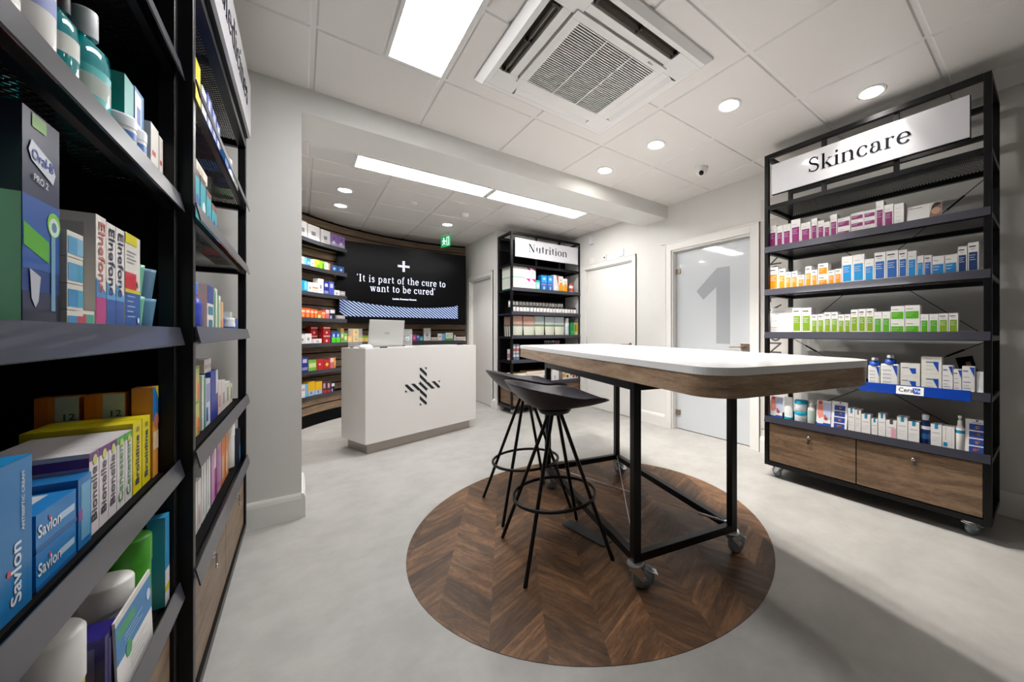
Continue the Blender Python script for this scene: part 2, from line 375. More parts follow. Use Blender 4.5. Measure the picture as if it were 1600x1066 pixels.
m=MB(); architrave(m,5.13,5.99,1.94,2.18,-1,.07); m.box(2.18,5.13,0,2.28,5.15,1.94,TRIM); m.box(2.18,5.97,0,2.28,5.99,1.94,TRIM); m.box(2.18,5.15,1.92,2.28,5.97,1.94,TRIM); struct(m,'trim_4',bevel=.002)
def skirt(name,x0,y0,x1,y1,h=.145,d=.018):
    # runs along a wall from (x0,y0) to (x1,y1); room side is to the left of travel
    L=math.hypot(x1-x0,y1-y0); a=math.atan2(y1-y0,x1-x0); mb=MB()
    prof=[(0,0),(0,d),(h-.03,d),(h-.012,d*.75),(h,d*.35),(h,0)]
    v=[(0,y,z) for z,y in prof]+[(L,y,z) for z,y in prof]; n=len(prof)
    mb.add(v,[(i,(i+1)%n,(i+1)%n+n,i+n) for i in range(n)]+[tuple(range(n-1,-1,-1)),tuple(range(n,2*n))],TRIM)
    o=mb.build(name,loc=(x0,y0,0),rot=(0,0,a)); o['kind']='structure'
skirt('baseboard_right',XR,YB,XR,1.70); skirt('baseboard_right',XR,2.83,XR,3.30); skirt('baseboard_right',XR,4.45,XR,4.96)
skirt('baseboard_pillar',0,2.8,-.66,2.8); skirt('baseboard_pillar',0,3.2,0,2.782)
skirt('baseboard_alcove',XR,4.96,2.18,4.96); skirt('baseboard_alcove',2.18,4.96,2.18,5.06)
skirt('baseboard_left',XL,2.8,XL,YB); skirt('baseboard_rear',XL,YB,XR,YB)
# doors
def door1():
    t=empty('door_1',(XR+.065,1.81,0),0,kind='structure')
    m=MB(); m.box(0,0,.008,.01,.91,2.02,FROST); m.build('glass_panel',t)
    T=Matrix.Translation((-.0012,0,0))@Matrix.Rotation(-PI/2,4,'Z')@Matrix.Rotation(PI/2,4,'X')   # local x -> -y world
    m=MB(); num=mat('etched_numeral_grey','a4a7ac',.3,coat=.9)
    yy=lambda y:-(y-1.81)
    m.prism([(yy(2.051),.99),(yy(2.051),1.775),(yy(2.195),1.775),(yy(2.449),1.553),(yy(2.362),1.455),(yy(2.204),1.58),(yy(2.204),.99)],0,.001,num,T); m.build('numeral',t)
    for z in (1.80,.19):
        m=MB(); m.box(-.016,.855,z-.028,.026,.925,z+.028,NICK); m.build('hinge',t,bevel=.003)
    m=MB(); m.box(-.02,.0,.93,.03,.115,1.0,NICK); h=m.build('lock_case',t,bevel=.006)
    m=MB(); m.tube([(-.02,.075,.965),(-.06,.075,.965),(-.062,.1,.965),(-.062,.21,.962)],.009,NICK); m.build('lever_handle',t)
door1()
def plain_door(name,loc,w,h,handle,hinges,rz=0):
    t=empty(name,loc,rz,kind='structure')
    m=MB(); m.box(0,0,.006,.04,w,h,TRIM); m.build('door_leaf',t,bevel=.002)
    if handle:
        m=MB(); m.tube([(0,.04,.945),(-.05,.04,.945),(-.055,.06,.945),(-.055,.165,.945)],.009,NICK); m.lathe([(.026,0),(.026,.008)],NICK,T=Matrix.Translation((-.0,.04,.945))@Matrix.Rotation(-PI/2,4,'Y')); m.build('lever_handle',t)
    for z in hinges:
        m=MB(); m.tube([(-.004,w+.004,z-.05),(-.004,w+.004,z+.05)],.007,STEEL); m.build('hinge',t)
plain_door('door_2',(XR+.02,3.392,0),.966,2.012,True,(1.75,1.0,.25))
plain_door('door_3',(2.215,5.152,0),.816,1.915,False,(1.6,.3))
# curved slatted back wall
AC=(1.509,4.353); RW=1.98
def apt(r,deg): return (AC[0]+r*math.cos(R(deg)),AC[1]+r*math.sin(R(deg)))
def arcbox(mb,r0,r1,a0,a1,z0,z1,m,n=None):
    n=n or max(2,int(abs(a1-a0)/3)); v=[]
    for i in range(n+1):
        a=a0+(a1-a0)*i/n; p=apt(r0,a); q=apt(r1,a); v+=[(*p,z0),(*q,z0),(*q,z1),(*p,z1)]
    f=[(3,2,1,0),(4*n,4*n+1,4*n+2,4*n+3)]
    for i in range(n):
        b=4*i
        for k in range(4): l=(k+1)%4; f.append((b+k,b+l,b+4+l,b+4+k))
    mb.add(v,f,m)
m=MB(); arcbox(m,2.0,2.06,69,186,0,ZC+.02,BLKM,60)
z=.35
while z<2.5:
    arcbox(m,RW,2.0,69.5,185,z,min(z+.084,2.545),SLAT,60); z+=.1
arcbox(m,1.80,2.0,74,185,.14,.345,BLKM,50); arcbox(m,1.785,1.80,74,185,.245,.33,SLAT,50); arcbox(m,1.785,1.80,74,185,.145,.23,SLAT,50); arcbox(m,1.79,2.0,74,185,0,.14,BLKM,50)
struct(m,'wall_back')
# ------------------------------------------------------------ ceiling fittings
def downlight(x,y,label,aim=None,pw=None,cone=84):
    t=empty('downlight',(x,y,ZC),0,label,'downlight','recessed round downlights')
    m=MB(); m.lathe([(.076,-.0005),(.075,-.004),(.062,-.008),(.056,-.005),(.056,-.0008)],TRIM,28); m.build('bezel',t)
    m=MB(); m.lathe([(0,-.0035),(.052,-.0035),(.0555,-.001)],DLIT,24); m.build('lens',t)
    l=bpy.data.lights.new('downlight_beam','SPOT'); l.energy=pw or SPOT_W; l.spot_size=R(cone); l.spot_blend=.6; l.shadow_soft_size=.04; l.color=(1,.955,.90)
    o=bpy.data.objects.new('downlight_beam',l); COL.objects.link(o); o.parent=t; o.location=(0,0,-.02)
    if aim: o.rotation_euler=(Vector(aim)-Vector((x,y,ZC))).to_track_quat('-Z','Y').to_euler()
downlight(2.153,1.307,'front downlight nearest the air conditioner, first of the row of three',(2.3,1.1,0),42)
downlight(2.162,1.934,'middle one of the three downlights in a row in the front ceiling',(2.4,1.7,0),38)
downlight(2.141,2.524,'front downlight closest to the beam, last of the row of three',(2.6,2.0,0),30)
downlight(2.715,.70,'tilted downlight right above the Skincare sign',(2.86,.82,1.2),11)
downlight(.348,4.525,'back downlight left of the round ceiling sensor, nearer the beam',(.2,5.0,.6))
downlight(.35,5.102,'back downlight nearest the curved slatted wall on the left',(0.1,5.7,.6))
downlight(1.546,5.112,'back downlight in front of the hanging green exit sign',(1.5,5.6,.6))
def disc(name,x,y,r,h,label,cat,m1=TRIM):
    m=MB(); m.lathe([(0,-h),(r*.55,-h),(r*.9,-h*.7),(r,-.004),(r,0)][::-1],m1,28); o=m.build(name,loc=(x,y,ZC)); tag(o,label,cat); return o
disc('round_ceiling_sensor',.976,4.501,.05,.012,'small flat white sensor disc on the back ceiling','ceiling sensor')
disc('smoke_detector',1.572,4.513,.05,.045,'white domed smoke detector on the back ceiling right of the flat sensor','smoke detector')
t=empty('dome_camera',(2.779,1.954,ZC),0,'white dome security camera with black lens on the front ceiling','security camera')
m=MB(); m.lathe([(.058,0),(.058,-.014),(.052,-.03),(.048,-.05),(.033,-.068),(0,-.074)],TRIM,28); m.build('housing',t)
q=Vector((-.75,-.5,-.65)).normalized(); m=MB(); m.lathe([(.02,0),(.021,.012),(.014,.018),(0,.019)],BLK,20,T=Matrix.Translation(Vector((0,0,-.035))+q*.035)@q.to_track_quat('Z','Y').to_matrix().to_4x4()); m.build('lens',t)
# exit sign hung from ceiling
t=empty('exit_sign',(1.655,5.55,ZC),R(18),'small green running-man exit sign hanging from the back ceiling','exit sign')
GR=mat('exit_green','0d8a4c',.4,emit=.35); 
m=MB(); m.tube([(0,-.08,0),(0,-.08,-.03)],.004,STEEL); m.tube([(0,.08,0),(0,.08,-.03)],.004,STEEL); m.box(-.012,-.11,-.045,.012,.11,-.03,TRIM); m.build('bracket',t)
m=MB(); m.box(-.004,-.11,-.205,.004,.11,-.045,GR); pn=m.build('sign_panel',t)
wh=mat('exit_white','e8f5ee',.4,emit=.5)
for sx_ in (-1,1):
    m=MB(); xx=sx_*.0045
    T=Matrix.Translation((xx,0,-.125))@Matrix.Rotation(sx_*PI/2,4,'Z')@Matrix.Rotation(PI/2,4,'X')
    m.prism([(.03,-.06),(.085,-.06),(.085,.06),(.03,.06)],0,.0006,wh,T); m.prism([(.042,-.055),(.075,-.055),(.075,.05),(.042,.05)],.0007,.0012,GR,T)
    m.prism([(.052+.012*math.cos(k*PI/4)-.09,.045+.012*math.sin(k*PI/4)) for k in range(8)],0,.0006,wh,T)
    for a,b,c,d in ((-.045,.03,-.03,-.01),(-.03,-.01,-.01,-.05),(-.035,-.005,-.07,-.05),(-.045,.025,-.01,.015),(-.045,.025,-.075,.0),(-.01,0,.02,0)):
        dx,dy=c-a,d-b; l=math.hypot(dx,dy); nx,ny=-dy/l*.006,dx/l*.006; m.prism([(a+nx,b+ny),(a-nx,b-ny),(c-nx,d-ny),(c+nx,d+ny)],0,.0006,wh,T)
    m.build('pictogram',pn)
# air conditioner cassette
def aircon():
    cx,cy=1.248,1.602; W=.470; t=empty('air_conditioner',(cx,cy,ZC),0,'square white ceiling cassette air conditioner with louvred grille','air conditioner')
    W_=mat('aircon_white','e3e1df',.38); dk=mat('aircon_slot_dark','3a332d',.6); gl=mat('aircon_grille_gap','8f8c88',.6)
    z0,z1=-.038,-.016
    # panel built as frame strips around four slots
    m=MB(); so0,so1=.350,.412; sl=.265; g=.305
    def hole_frame(x0,x1,y0,y1): m.box(x0,y0,z0,x1,y1,z1,W_)
    m.box(-W+.03,so1,z0,W-.03,W-.03,z1,W_); m.box(-W+.03,-W+.03,z0,W-.03,-so1,z1,W_)
    m.box(-W+.03,-so1,z0,-so1,so1,z1,W_); m.box(so1,-so1,z0,W-.03,so1,z1,W_)
    for a in ((-1,-1),(-1,1),(1,-1),(1,1)):
        x0,x1=sorted((a[0]*so1,a[0]*sl)); y0,y1=sorted((a[1]*so1,a[1]*sl)); m.box(x0,y0,z0,x1,y1,z1,W_)
    for q in (-1,1):
        y0,y1=sorted((q*so0,q*g)); m.box(-sl,y0,z0,sl,y1,z1,W_); m.box(y0,-sl,z0,y1,sl,z1,W_)
    # bevelled outer skirt
    a=W-.03; o_=[(-W,-W),(W,-W),(W,W),(-W,W)]; i_=[(-a,-a),(a,-a),(a,a),(-a,a)]
    m.add([(x,y,-.012) for x,y in o_]+[(x,y,z0) for x,y in i_]+[(x,y,0) for x,y in o_],[(i,i+4,(i+1)%4+4,(i+1)%4) for i in range(4)]+[(i+8,i,(i+1)%4,(i+1)%4+8) for i in range(4)],W_)
    m.box(-a,-a,z1,a,a,-.012,dk)
    m.build('fascia',t,bevel=.0015)
    # centre intake panel with grille
    m=MB(); g2=.250; G0=.296
    for x0,y0,x1,y1 in ((-G0,g2,G0,G0),(-G0,-G0,G0,-g2),(-G0,-g2,-g2,g2),(g2,-g2,G0,g2)): m.box(x0,y0,-.046,x1,y1,-.020,W_)
    ip=m.build('intake_panel',t,bevel=.0015)
    m=MB(); m.box(-g2,-g2,-.030,g2,g2,-.026,gl)
    n=34
    for k in range(n):
        y=-g2+(k+.5)*2*g2/n; m.add([(-g2,y-.0045,-.046),(g2,y-.0045,-.046),(g2,y+.0035,-.044),(-g2,y+.0035,-.044),(-g2,y+.001,-.032),(g2,y+.001,-.032)],[(0,3,2,1),(0,1,5,4),(3,4,5,2)],W_)
    for x in (-.083,.083): m.box(x-.003,-g2,-.0475,x+.003,g2,-.043,W_)
    m.build('intake_grille',t)
    m=MB(); T=Matrix.Translation((.19,-.275,-.0465))@Matrix.Rotation(PI,4,'X'); text(m,'Airc',INK,T,.022,.0006); m.build('brand_mark',ip)
    # outlets: open vanes on -x and -y sides; closed flaps on +x,+y
    for k,ang in enumerate((90,180,0,270)):   # 90->+y,180->-x,0->+x,270->-y
        T=Matrix.Rotation(R(ang),4,'Z'); m=MB()
        open_=ang in (180,270)
        if open_:
            m.box(so0+.004,-sl+.004,-.020,so1-.004,sl-.004,-.018,dk,T)
            m.add([(so0+.03,-sl+.015,-.022),(so0+.03,sl-.015,-.022),(so0+.036,sl-.015,-.052),(so0+.036,-sl+.015,-.052)],[(0,1,2,3),(3,2,1,0)],mat('vane_steel','b7aea4',.3,metal=.4),T)
            for y in (-sl+.012,0,sl-.012): m.box(so0+.012,y-.006,-.045,so1-.012,y+.006,-.022,dk,T)
        else:
            m.add([(so0+.003,-sl+.005,-.030),(so0+.003,sl-.005,-.030),(so0+.035,sl-.005,-.046),(so1-.004,sl-.005,-.042),(so1-.004,-sl+.005,-.042),(so0+.035,-sl+.005,-.046)],[(0,1,2,5),(5,2,3,4)][::1],W_,T)
            m.box(so0+.003,-sl+.005,-.024,so1-.003,sl-.005,-.020,gl,T)
        m.build('air_vane' if open_ else 'outlet_flap',t)
aircon()
# small things on the right wall
def wallbox(name,y,z,w,h,d,label,cat,m1=TRIM,extra=None):
    m=MB(); m.box(-d,-w/2,-h/2,0,w/2,h/2,m1); o=m.build(name,bevel=.003,loc=(XR,y,z)); tag(o,label,cat)
    if extra: extra(o)
wallbox('wall_sensor',4.2,2.44,.07,.11,.05,'small white alarm sensor box high on the wall above the plain door','sensor',mat('sensor_white','dfe1e8',.4))
wallbox('switch_plate',4.22,2.15,.086,.086,.01,'white blank plate above the left top corner of the plain door','wall plate')
def eye(o):
    m=MB(); m.lathe([(.012,0),(.012,.006),(0,.009)],BLKM,14,T=Matrix.Translation((-.012,0,0))@Matrix.Rotation(-PI/2,4,'Y')); m.build('indicator',o)
wallbox('indicator_plate',3.92,2.15,.075,.075,.012,'white plate with one dark dot, middle of the three above the plain door','wall plate',TRIM,eye)
wallbox('switch_plate',3.58,2.16,.09,.09,.012,'white blank plate above the right top corner of the plain door','wall plate')
# vertical lettered banner behind skincare unit
m=MB(); bn=mat('banner_grey','cfcac4',.6); m.box(-.006,-.14,0,0,.14,2.1,bn); o=m.build('wall_banner',loc=(XR,1.555,.22)); tag(o,'pale vertical banner reading INNOVATION behind the left end of the Skincare unit','banner')
m=MB(); gm=mat('banner_grey_ink','4a4a4c',.6)
for k,chh in enumerate('INNOVATION'):
    T=Matrix.Translation((-.0065,0,.46+.113*k+.06))@Matrix.Rotation(-PI/2,4,'Z')@Matrix.Rotation(PI/2,4,'X')@Matrix.Rotation(PI/2,4,'Z'); text(m,chh,gm,T,.15)
m.build('lettering',o)
# ------------------------------------------------------------ casters
def caster(parent,x,y,s=1.0,rz=0,name='caster',h=.09,brake=True):
    # h: total height from floor to plate top
    c=empty(name,(x,y,0),rz); c.parent=parent
    r=.034*s
    m=MB(); m.lathe([(.024*s,h),(.026*s,h-.006),(.026*s,h-.014),(.018*s,h-.020),(.010*s,h-.024)],STEEL,20)
    for q in (-1,1):
        yy=q*.016*s
        m.prism([(-.020*s,h-.022),(.016*s,h-.022),(.034*s,r-.004),(.018*s,r-.012)],-.0012,.0012,STEEL,Matrix.Translation((0,yy,0))@Matrix.Rotation(PI/2,4,'X'))
    m.box(-.020*s,-.017*s,h-.025,.016*s,.017*s,h-.021,STEEL)
    m.tube([(.024*s,-.020*s,r),(.024*s,.020*s,r)],.006*s,STEEL,8)
    f=m.build('fork'); f.parent=c
    m=MB(); T=Matrix.Translation((.024*s,0,r))@Matrix.Rotation(PI/2,4,'X')
    m.lathe([(.010*s,-.013*s),(r*.7,-.013*s),(r*.75,-.010*s),(r*.93,-.011*s),(r,-.007*s),(r,.007*s),(r*.93,.011*s),(r*.75,.010*s),(r*.7,.013*s),(.010*s,.013*s)],WHEEL,26,T)
    w_=m.build('wheel'); w_.parent=c
    if brake:
        m=MB(); T=Matrix.Translation((.03*s,0,h-.030))@Matrix.Rotation(R(28),4,'Y')
        m.box(0,-.014*s,-.002,.042*s,.014*s,.002,STEEL,T); m.box(.012*s,-.008*s,.002,.030*s,.008*s,.006,CHROME,T); b=m.build('brake_pedal',bevel=.001); b.parent=c
    return c
# ------------------------------------------------------------ shelving units
STRIPBLUE=mat('blue_shelf_rail','0f3d9e',.2,coat=.6)
def unit(name,loc,rz,W,D,H,zb,levels,zhead,label,sign=None,drawers=2,group='black steel display units on castors',backpanel=False,rail_to=None,opensides=True,seed=0,uprights=True,side=False):
    t=empty(name,loc,rz,label,'display unit',group); p=.03
    for (x,y) in ((0,0),(W-p,0),(0,D-p),(W-p,D-p)):
        m=MB(); m.box(x,y,zb,x+p,y+p,H,BLK); m.build('frame_post',t,bevel=.002)
    m=MB()
    for z in (zb,H-p,zhead):
        m.box(p,0,z,W-p,p,z+p,BLK); m.box(p,D-p,z,W-p,D,z+p,BLK)
        m.box(0,p,z,p,D-p,z+p,BLK); m.box(W-p,p,z,W,D-p,z+p,BLK)
    for z in levels:
        m.box(p,D-p,z-.004,W-p,D,z+.026,BLK); m.box(0,p,z-.004,p,D-p,z+.022,BLK); m.box(W-p,p,z-.004,W,D-p,z+.022,BLK)
        m.box(p,.004,z-.004,W-p,.018,z+.018,BLK)
    if uprights:
        for fx in (.34,.67): m.box(W*fx-.013,.012,zhead+p,W*fx+.013,.035,H-p,BLK)
        m.box(p,D-p,H-.2,W-p,D,H-.175,BLK)
    m.build('frame_rail',t)
    for i,z in enumerate(levels):
        m=MB(); m.box(p*.2,.018,z+.018,W-p*.2,D-.03,z+.026,PERF if z>1.0 else BLKM); m.build('shelf_plate',t)
        m=MB(); prof=[(-.014,z+.000),(-.011,z-.001),(-.002,z+.044),(-.005,z+.046)]
        v=[(.004,y,q) for y,q in prof]+[(W-.004,y,q) for y,q in prof]
        m.add(v,[(0,4,5,1),(1,5,6,2),(2,6,7,3),(3,7,4,0),(0,1,2,3),(7,6,5,4)],STRIP); m.build('price_rail',t)
    m=MB(); m.box(p*.2,.02,zhead+.03,W-p*.2,D-.03,zhead+.036,PERF); m.build('top_tray',t)
    # drawer box
    dz0,dz1=zb+p,levels[0]-.006; n=drawers; dw=(W-2*p)/n
    m=MB(); m.box(p,.03,dz0,W-p,D-.01,dz0+.01,BLKM); m.box(p,D-.02,dz0,W-p,D-.01,dz1,BLKM); m.box(p,.03,dz0,p+.01,D-.02,dz1,OAK); m.box(W-p-.01,.03,dz0,W-p,D-.02,dz1,OAK); m.build('drawer_carcass',t)
    for i in range(n):
        x0=p+i*dw+.003; x1=p+(i+1)*dw-.003
        m=MB(); m.box(x0,.008,dz0+.004,x1,.027,dz1-.003,OAK); d=m.build('drawer',t,bevel=.0015)
        m=MB(); xc=(x0+x1)/2; T=Matrix.Translation((xc,.008,dz1-.055))@Matrix.Rotation(PI/2,4,'X')
        m.lathe([(.011,0),(.012,.004),(.009,.008),(0,.009)],CHROME,18,T)
        m.box(xc-.002,-.006,dz1-.085,xc+.002,-.001,dz1-.052,CHROME); m.lathe([(.008,-.002),(.009,0),(.008,.002)],CHROME,12,Matrix.Translation((xc,-.004,dz1-.093))@Matrix.Rotation(PI/2,4,'X')); m.build('lock',d)
    if backpanel:
        m=MB(); m.box(p,D-.012,zb+p,W-p,D-.006,H-p,BLKM); m.build('back_panel',t)
    if side:
        m=MB(); m.box(W-.024,p,zb+p,W-.018,D-p,H-p,BLKM); m.build('side_panel',t)
    # crossed brace wires at the back
    for a,b in (((p,zhead),(W-p,levels[2])),((W-p,zhead),(p,levels[2])),((p,levels[2]),(W-p,levels[0])),((W-p,levels[2]),(p,levels[0]))):
        m=MB(); q=D-.04 if not backpanel else D-.05
        P0=Vector((a[0],q,a[1]));P1=Vector((b[0],q,b[1])); m.tube([P0,P1],.0025,BLK,6); m.tube([P0.lerp(P1,.10),P0.lerp(P1,.17)],.006,BLK,8); m.build('brace_wire',t)
    for x,y,r in ((.09,.05,150),(W-.09,.05,60),(.09,D-.06,200),(W-.09,D-.06,20)): caster(t,x,y,1.15,R(r),h=zb)
    if sign:
        txt,x0,x1,z0,z1,sz,cx=sign
        m=MB(); m.box(x0,-.022,z0,x1,-.004,z1,SIGN,None); m.box(x0-.003,-.012,z0-.003,x1+.003,.004,z1+.003,BLK); s=m.build('sign_board',t)
        m=MB(); didone(m,txt,INK,FT(cx,-.0222,(z0+z1)/2),sz,depth=.0012); m.build('lettering',s)
    return t
LV_SK=[.42,.74,1.06,1.386,1.71]; LV_NU=[.367,.69,1.022,1.342,1.666]; LV_L=[.415,.734,1.072,1.406,1.738]; LV_1=[.40,.722,1.068,1.418,1.765]
SK=((2.80,1.40),-PI/2); NU=((2.19,4.51),0); U2=((-.228,1.435),PI/2); U1=((-.255,.23),PI/2)
unit('display_unit',(2.80,1.40,0),-PI/2,1.19,.43,2.46,.09,LV_SK,2.04,'tall black display unit under the Skincare sign by the right wall',('Skincare',.067,1.112,2.14,2.362,.139,.595))
unit('display_unit',(2.19,4.51,0),0,1.16,.43,2.46,.08,LV_NU,2.0,'black display unit under the Nutrition sign in the far right corner',('Nutrition',.05,1.082,2.125,2.375,.15,.566),backpanel=True)
unit('display_unit',(-.228,1.435,0),PI/2,1.21,.39,2.47,.08,LV_L,2.06,'left display unit under the Medicines sign, nearest the white pillar',('Medicines',.08,1.14,2.10,2.37,.16,.62))
unit('display_unit',(-.255,.23,0),PI/2,1.20,.39,2.47,.08,LV_1,2.10,'dark display unit closest to the camera on the left edge of the photo',None,backpanel=True,side=True)
# solid dark end sheet on the near unit
# ------------------------------------------------------------ table
def table():
    ang=R(12.55); t=empty('high_table',(1.71,1.756,0),-ang,'long white-topped high table with oak edge on a black castor frame','table')
    L,W,rc=2.47,.90,.13
    def rr(L,W,rc,n=12):
        o=[]
        for sx,sy,a0 in ((1,1,0),(-1,1,90),(-1,-1,180),(1,-1,270)):
            o+= [(sx*(W/2-rc)+rc*math.cos(R(a0+90*i/n)),sy*(L/2-rc)+rc*math.sin(R(a0+90*i/n))) for i in range(n+1)]
        return o
    m=MB(); m.prism(rr(L-.006,W-.006,rc),.888,.962,BAND); m.build('oak_band',t)
    m=MB(); m.prism(rr(L,W,rc),.962,.988,WLAM); m.build('white_top',t,bevel=.006)
    # frame: corners in world -> local
    inv=Matrix.Rotation(ang,4,'Z')@Matrix.Translation((-1.71,-1.756,0))
    cs=[inv@Vector((x,y,0)) for x,y in ((1.124,1.129),(1.682,1.007),(1.934,2.133),(1.39,2.262))]
    x0=(cs[0].x+cs[3].x)/2; x1=(cs[1].x+cs[2].x)/2; y0=(cs[0].y+cs[1].y)/2; y1=(cs[2].y+cs[3].y)/2; q=.018
    for x,y in ((x0,y0),(x1,y0),(x1,y1),(x0,y1)):
        m=MB(); m.box(x-q,y-q,.115,x+q,y+q,.888,BLK); m.build('leg',t,bevel=.002)
    for z in (.115,.852):
        for a in ((x0+q,y0-q,x1-q,y0+q),(x0+q,y1-q,x1-q,y1+q),(x0-q,y0+q,x0+q,y1-q),(x1-q,y0+q,x1+q,y1-q)):
            m=MB(); m.box(a[0],a[1],z,a[2],a[3],z+.036,BLK); m.build('rail',t,bevel=.002)
    for (a,b),(c,d) in (((x0,y0),(x1,y1)),((x1,y0),(x0,y1))):
        m=MB(); P0=Vector((a,b,.148));P1=Vector((c,d,.148)); dd=(P1-P0).normalized(); P0+=dd*.03;P1-=dd*.03
        m.tube([P0,P1],.0022,STEEL,6); m.tube([P0+dd*.03,P0+dd*.14],.007,CHROME,8); m.tube([P0,P0+dd*.03],.004,CHROME,8); m.lathe([(.009,-.006),(.009,.006)],CHROME,10,Matrix.Translation(P0)); m.build('brace_wire',t)
    for x,y,r in ((x0,y0,-20),(x1,y0,5),(x1,y1,-75),(x0,y1,-60)): caster(t,x,y,1.42,R(r),h=.116)
table()
for i,(x,y,a,lb) in enumerate(((1.62,2.55,20,'printed leaflet lying farthest left on the white table top'),(1.78,2.45,-10,'printed leaflet in the middle of three on the white table top'),(1.88,2.30,5,'printed leaflet nearest the camera of three on the white table top'))):
    m=MB(); pa=mat('paper','e9e7e4',.6); m.box(-.1,-.07,0,.1,.07,.003,pa); m.box(-.1,-.07,.003,.1,-.055,.0034,INK); m.box(-.08,-.03,.003,.02,-.02,.0034,INK)
    for k in range(3): m.box(-.08,.0+.018*k,.003,.08,.004+.018*k,.0034,C('8a8a90'))
    o=m.build('leaflet',loc=(x,y,.9885),rot=(0,0,R(a))); tag(o,lb,'leaflet','leaflets on the white table')
# ------------------------------------------------------------ stools
def stool(x,y,rz,label):
    t=empty('bar_stool',(x,y,0),rz,label,'bar stool','black bar stools at the table')
    # shell: local +x is the front
    nu,nv=14,48; vs=[];fs=[]
    HB=.725
    def rim(a):
        c,s=math.cos(a),math.sin(a)
        n=2.5 if c<0 else 2.5+1.2*c; r=1/((abs(c)/.225)**n+(abs(s)/.235)**n)**(1/n)
        X,Y=r*c,r*s
        z=.080-.058*(X/.225)  # inclined rim: back high, front low
        if X>.05: z+=.020*math.sin(PI*min((X-.05)/.19,1.0))
        X*=1.08 if X<0 else 1.12
        return X,Y,z
    for j in range(nu+1):
        u=j/nu
        for k in range(nv):
            a=-PI+2*PI*k/nv; X,Y,z=rim(a); k_=u
            zz=z*(u**1.9)
            vs.append((X*(.28+.72*u) if j else X*.28,Y*(.28+.72*u) if j else Y*.28,HB+zz+.004))
    c0=len(vs); vs.append((0,0,HB+.004))
    for j in range(nu):
        for k in range(nv): l=(k+1)%nv; fs.append((j*nv+k,(j+1)*nv+k,(j+1)*nv+l,j*nv+l)[::-1])
    for k in range(nv): fs.append((c0,(k+1)%nv,k)[::-1])
    m=MB(); m.add(vs,fs,SEAT,smooth=True); o=m.build('seat_shell',t); s=o.modifiers.new('solid','SOLIDIFY'); s.thickness=.007; s.offset=0
    b=o.modifiers.new('sub','SUBSURF'); b.levels=1; b.render_levels=1
    m=MB(); m.lathe([(.045,.690),(.075,.700),(.085,.718),(.06,.726)],SEAT,24); m.build('seat_mount',t)
    m=MB(); m.tube([(.205*math.cos(2*PI*k/40),.205*math.sin(2*PI*k/40),.29) for k in range(40)],.0085,BLK,10,closed=True); m.build('foot_ring',t)
    for a in (45,135,225,315):
        ca,sa=math.cos(R(a)),math.sin(R(a)); m=MB(); top=Vector((.03*ca,.03*sa,.70)); bot=Vector((.305*ca,.305*sa,.008)); m.tube([top,bot],.0095,BLK,12); l=m.build('leg',t)
        m=MB(); m.lathe([(.010,0),(.010,.010)],STEEL,12,Matrix.Translation((bot.x,bot.y,0))); m.build('foot_cap',l)
stool(1.005,1.575,R(-12),'black bar stool nearest the camera at the white high table')
stool(1.13,2.115,R(-8),'black bar stool behind the nearer one, closer to the counter')
m=MB(); m.box(-.035,-.16,0,.035,.16,.006,mat('dark_grey_plate','3c4046',.45)); o=m.build('floor_socket_cover',bevel=.002,loc=(1.222,1.60,.0025),rot=(0,0,R(8))); tag(o,'dark grey strip lying flat on the wood inlay beside the stool','floor plate')
# ------------------------------------------------------------ counter
def counter():
    A=Vector((.446,3.825)); B=Vector((1.60,4.215)); d=(B-A); L=d.length; a=math.atan2(d.y,d.x); D=.46
    t=empty('service_counter',(A.x,A.y,0),a,'white boxy service counter with striped black cross on its front','counter')
    m=MB(); m.box(0,0,.095,L,D,.958,COUNT); m.build('body',t,bevel=.002)
    m=MB(); m.box(.035,.045,0,L-.06,D-.05,.095,mat('plinth_steel','a8a098',.4,metal=.6)); m.build('plinth',t)
    m=MB(); striped_plus(m,mat('cross_navy','15161f',.5),FT(.555,-.0001,.555),.19,.0385,.0525,.5,.0012); m.build('cross_logo',t)
    return t,a,A
CT,CA,CAo=counter()
def onc(x,y): v=Matrix.Rotation(CA,4,'Z')@Vector((x,y,0)); return (CAo.x+v.x,CAo.y+v.y,.9585)
# monitor/laptop seen from its back
t=empty('laptop',onc(.315,.26),CA+R(4),'open silver laptop standing on the counter with its lid back to us','laptop')
al=mat('laptop_silver','b9b9b7',.35,metal=.35)
m=MB(); m.box(-.18,-.0,0,.18,.2,.016,al); m.build('base',t,bevel=.004)
m=MB(); T=Matrix.Translation((0,.0,.016))@Matrix.Rotation(R(7),4,'X'); m.box(-.18,-.008,0,.18,0,.255,al,T); li=m.build('lid',t,bevel=.004)
m=MB(); T2=T@Matrix.Translation((0,-.0085,.125))@Matrix.Rotation(PI/2,4,'X'); m.prism([(.03*math.cos(k*PI/8),.008*math.sin(k*PI/8)) for k in range(16)],0,.0008,CHROME,T2); m.build('badge',li)
for xa,lb in ((.0,'clear acrylic screen left of the laptop on the counter'),(.505,'clear acrylic screen right of the laptop on the counter')):
    t=empty('acrylic_screen',onc(xa,.32),CA,lb,'acrylic screen','clear acrylic screens on the counter')
    m=MB(); m.box(0,0,.0,.125,.005,.18,GLASS); m.build('panel',t); m=MB(); m.box(.02,-.02,0,.035,.02,.006,BLK); m.build('foot',t)
m=MB(); m.lathe([(.0,.0),(.055,0),(.058,.01),(.04,.030),(.0,.036)],mat('white_plastic','ecebe8',.35),22); o=m.build('round_base_dish',loc=onc(.06,.12)); tag(o,'small round white dome lying at the left end of the counter','dish')
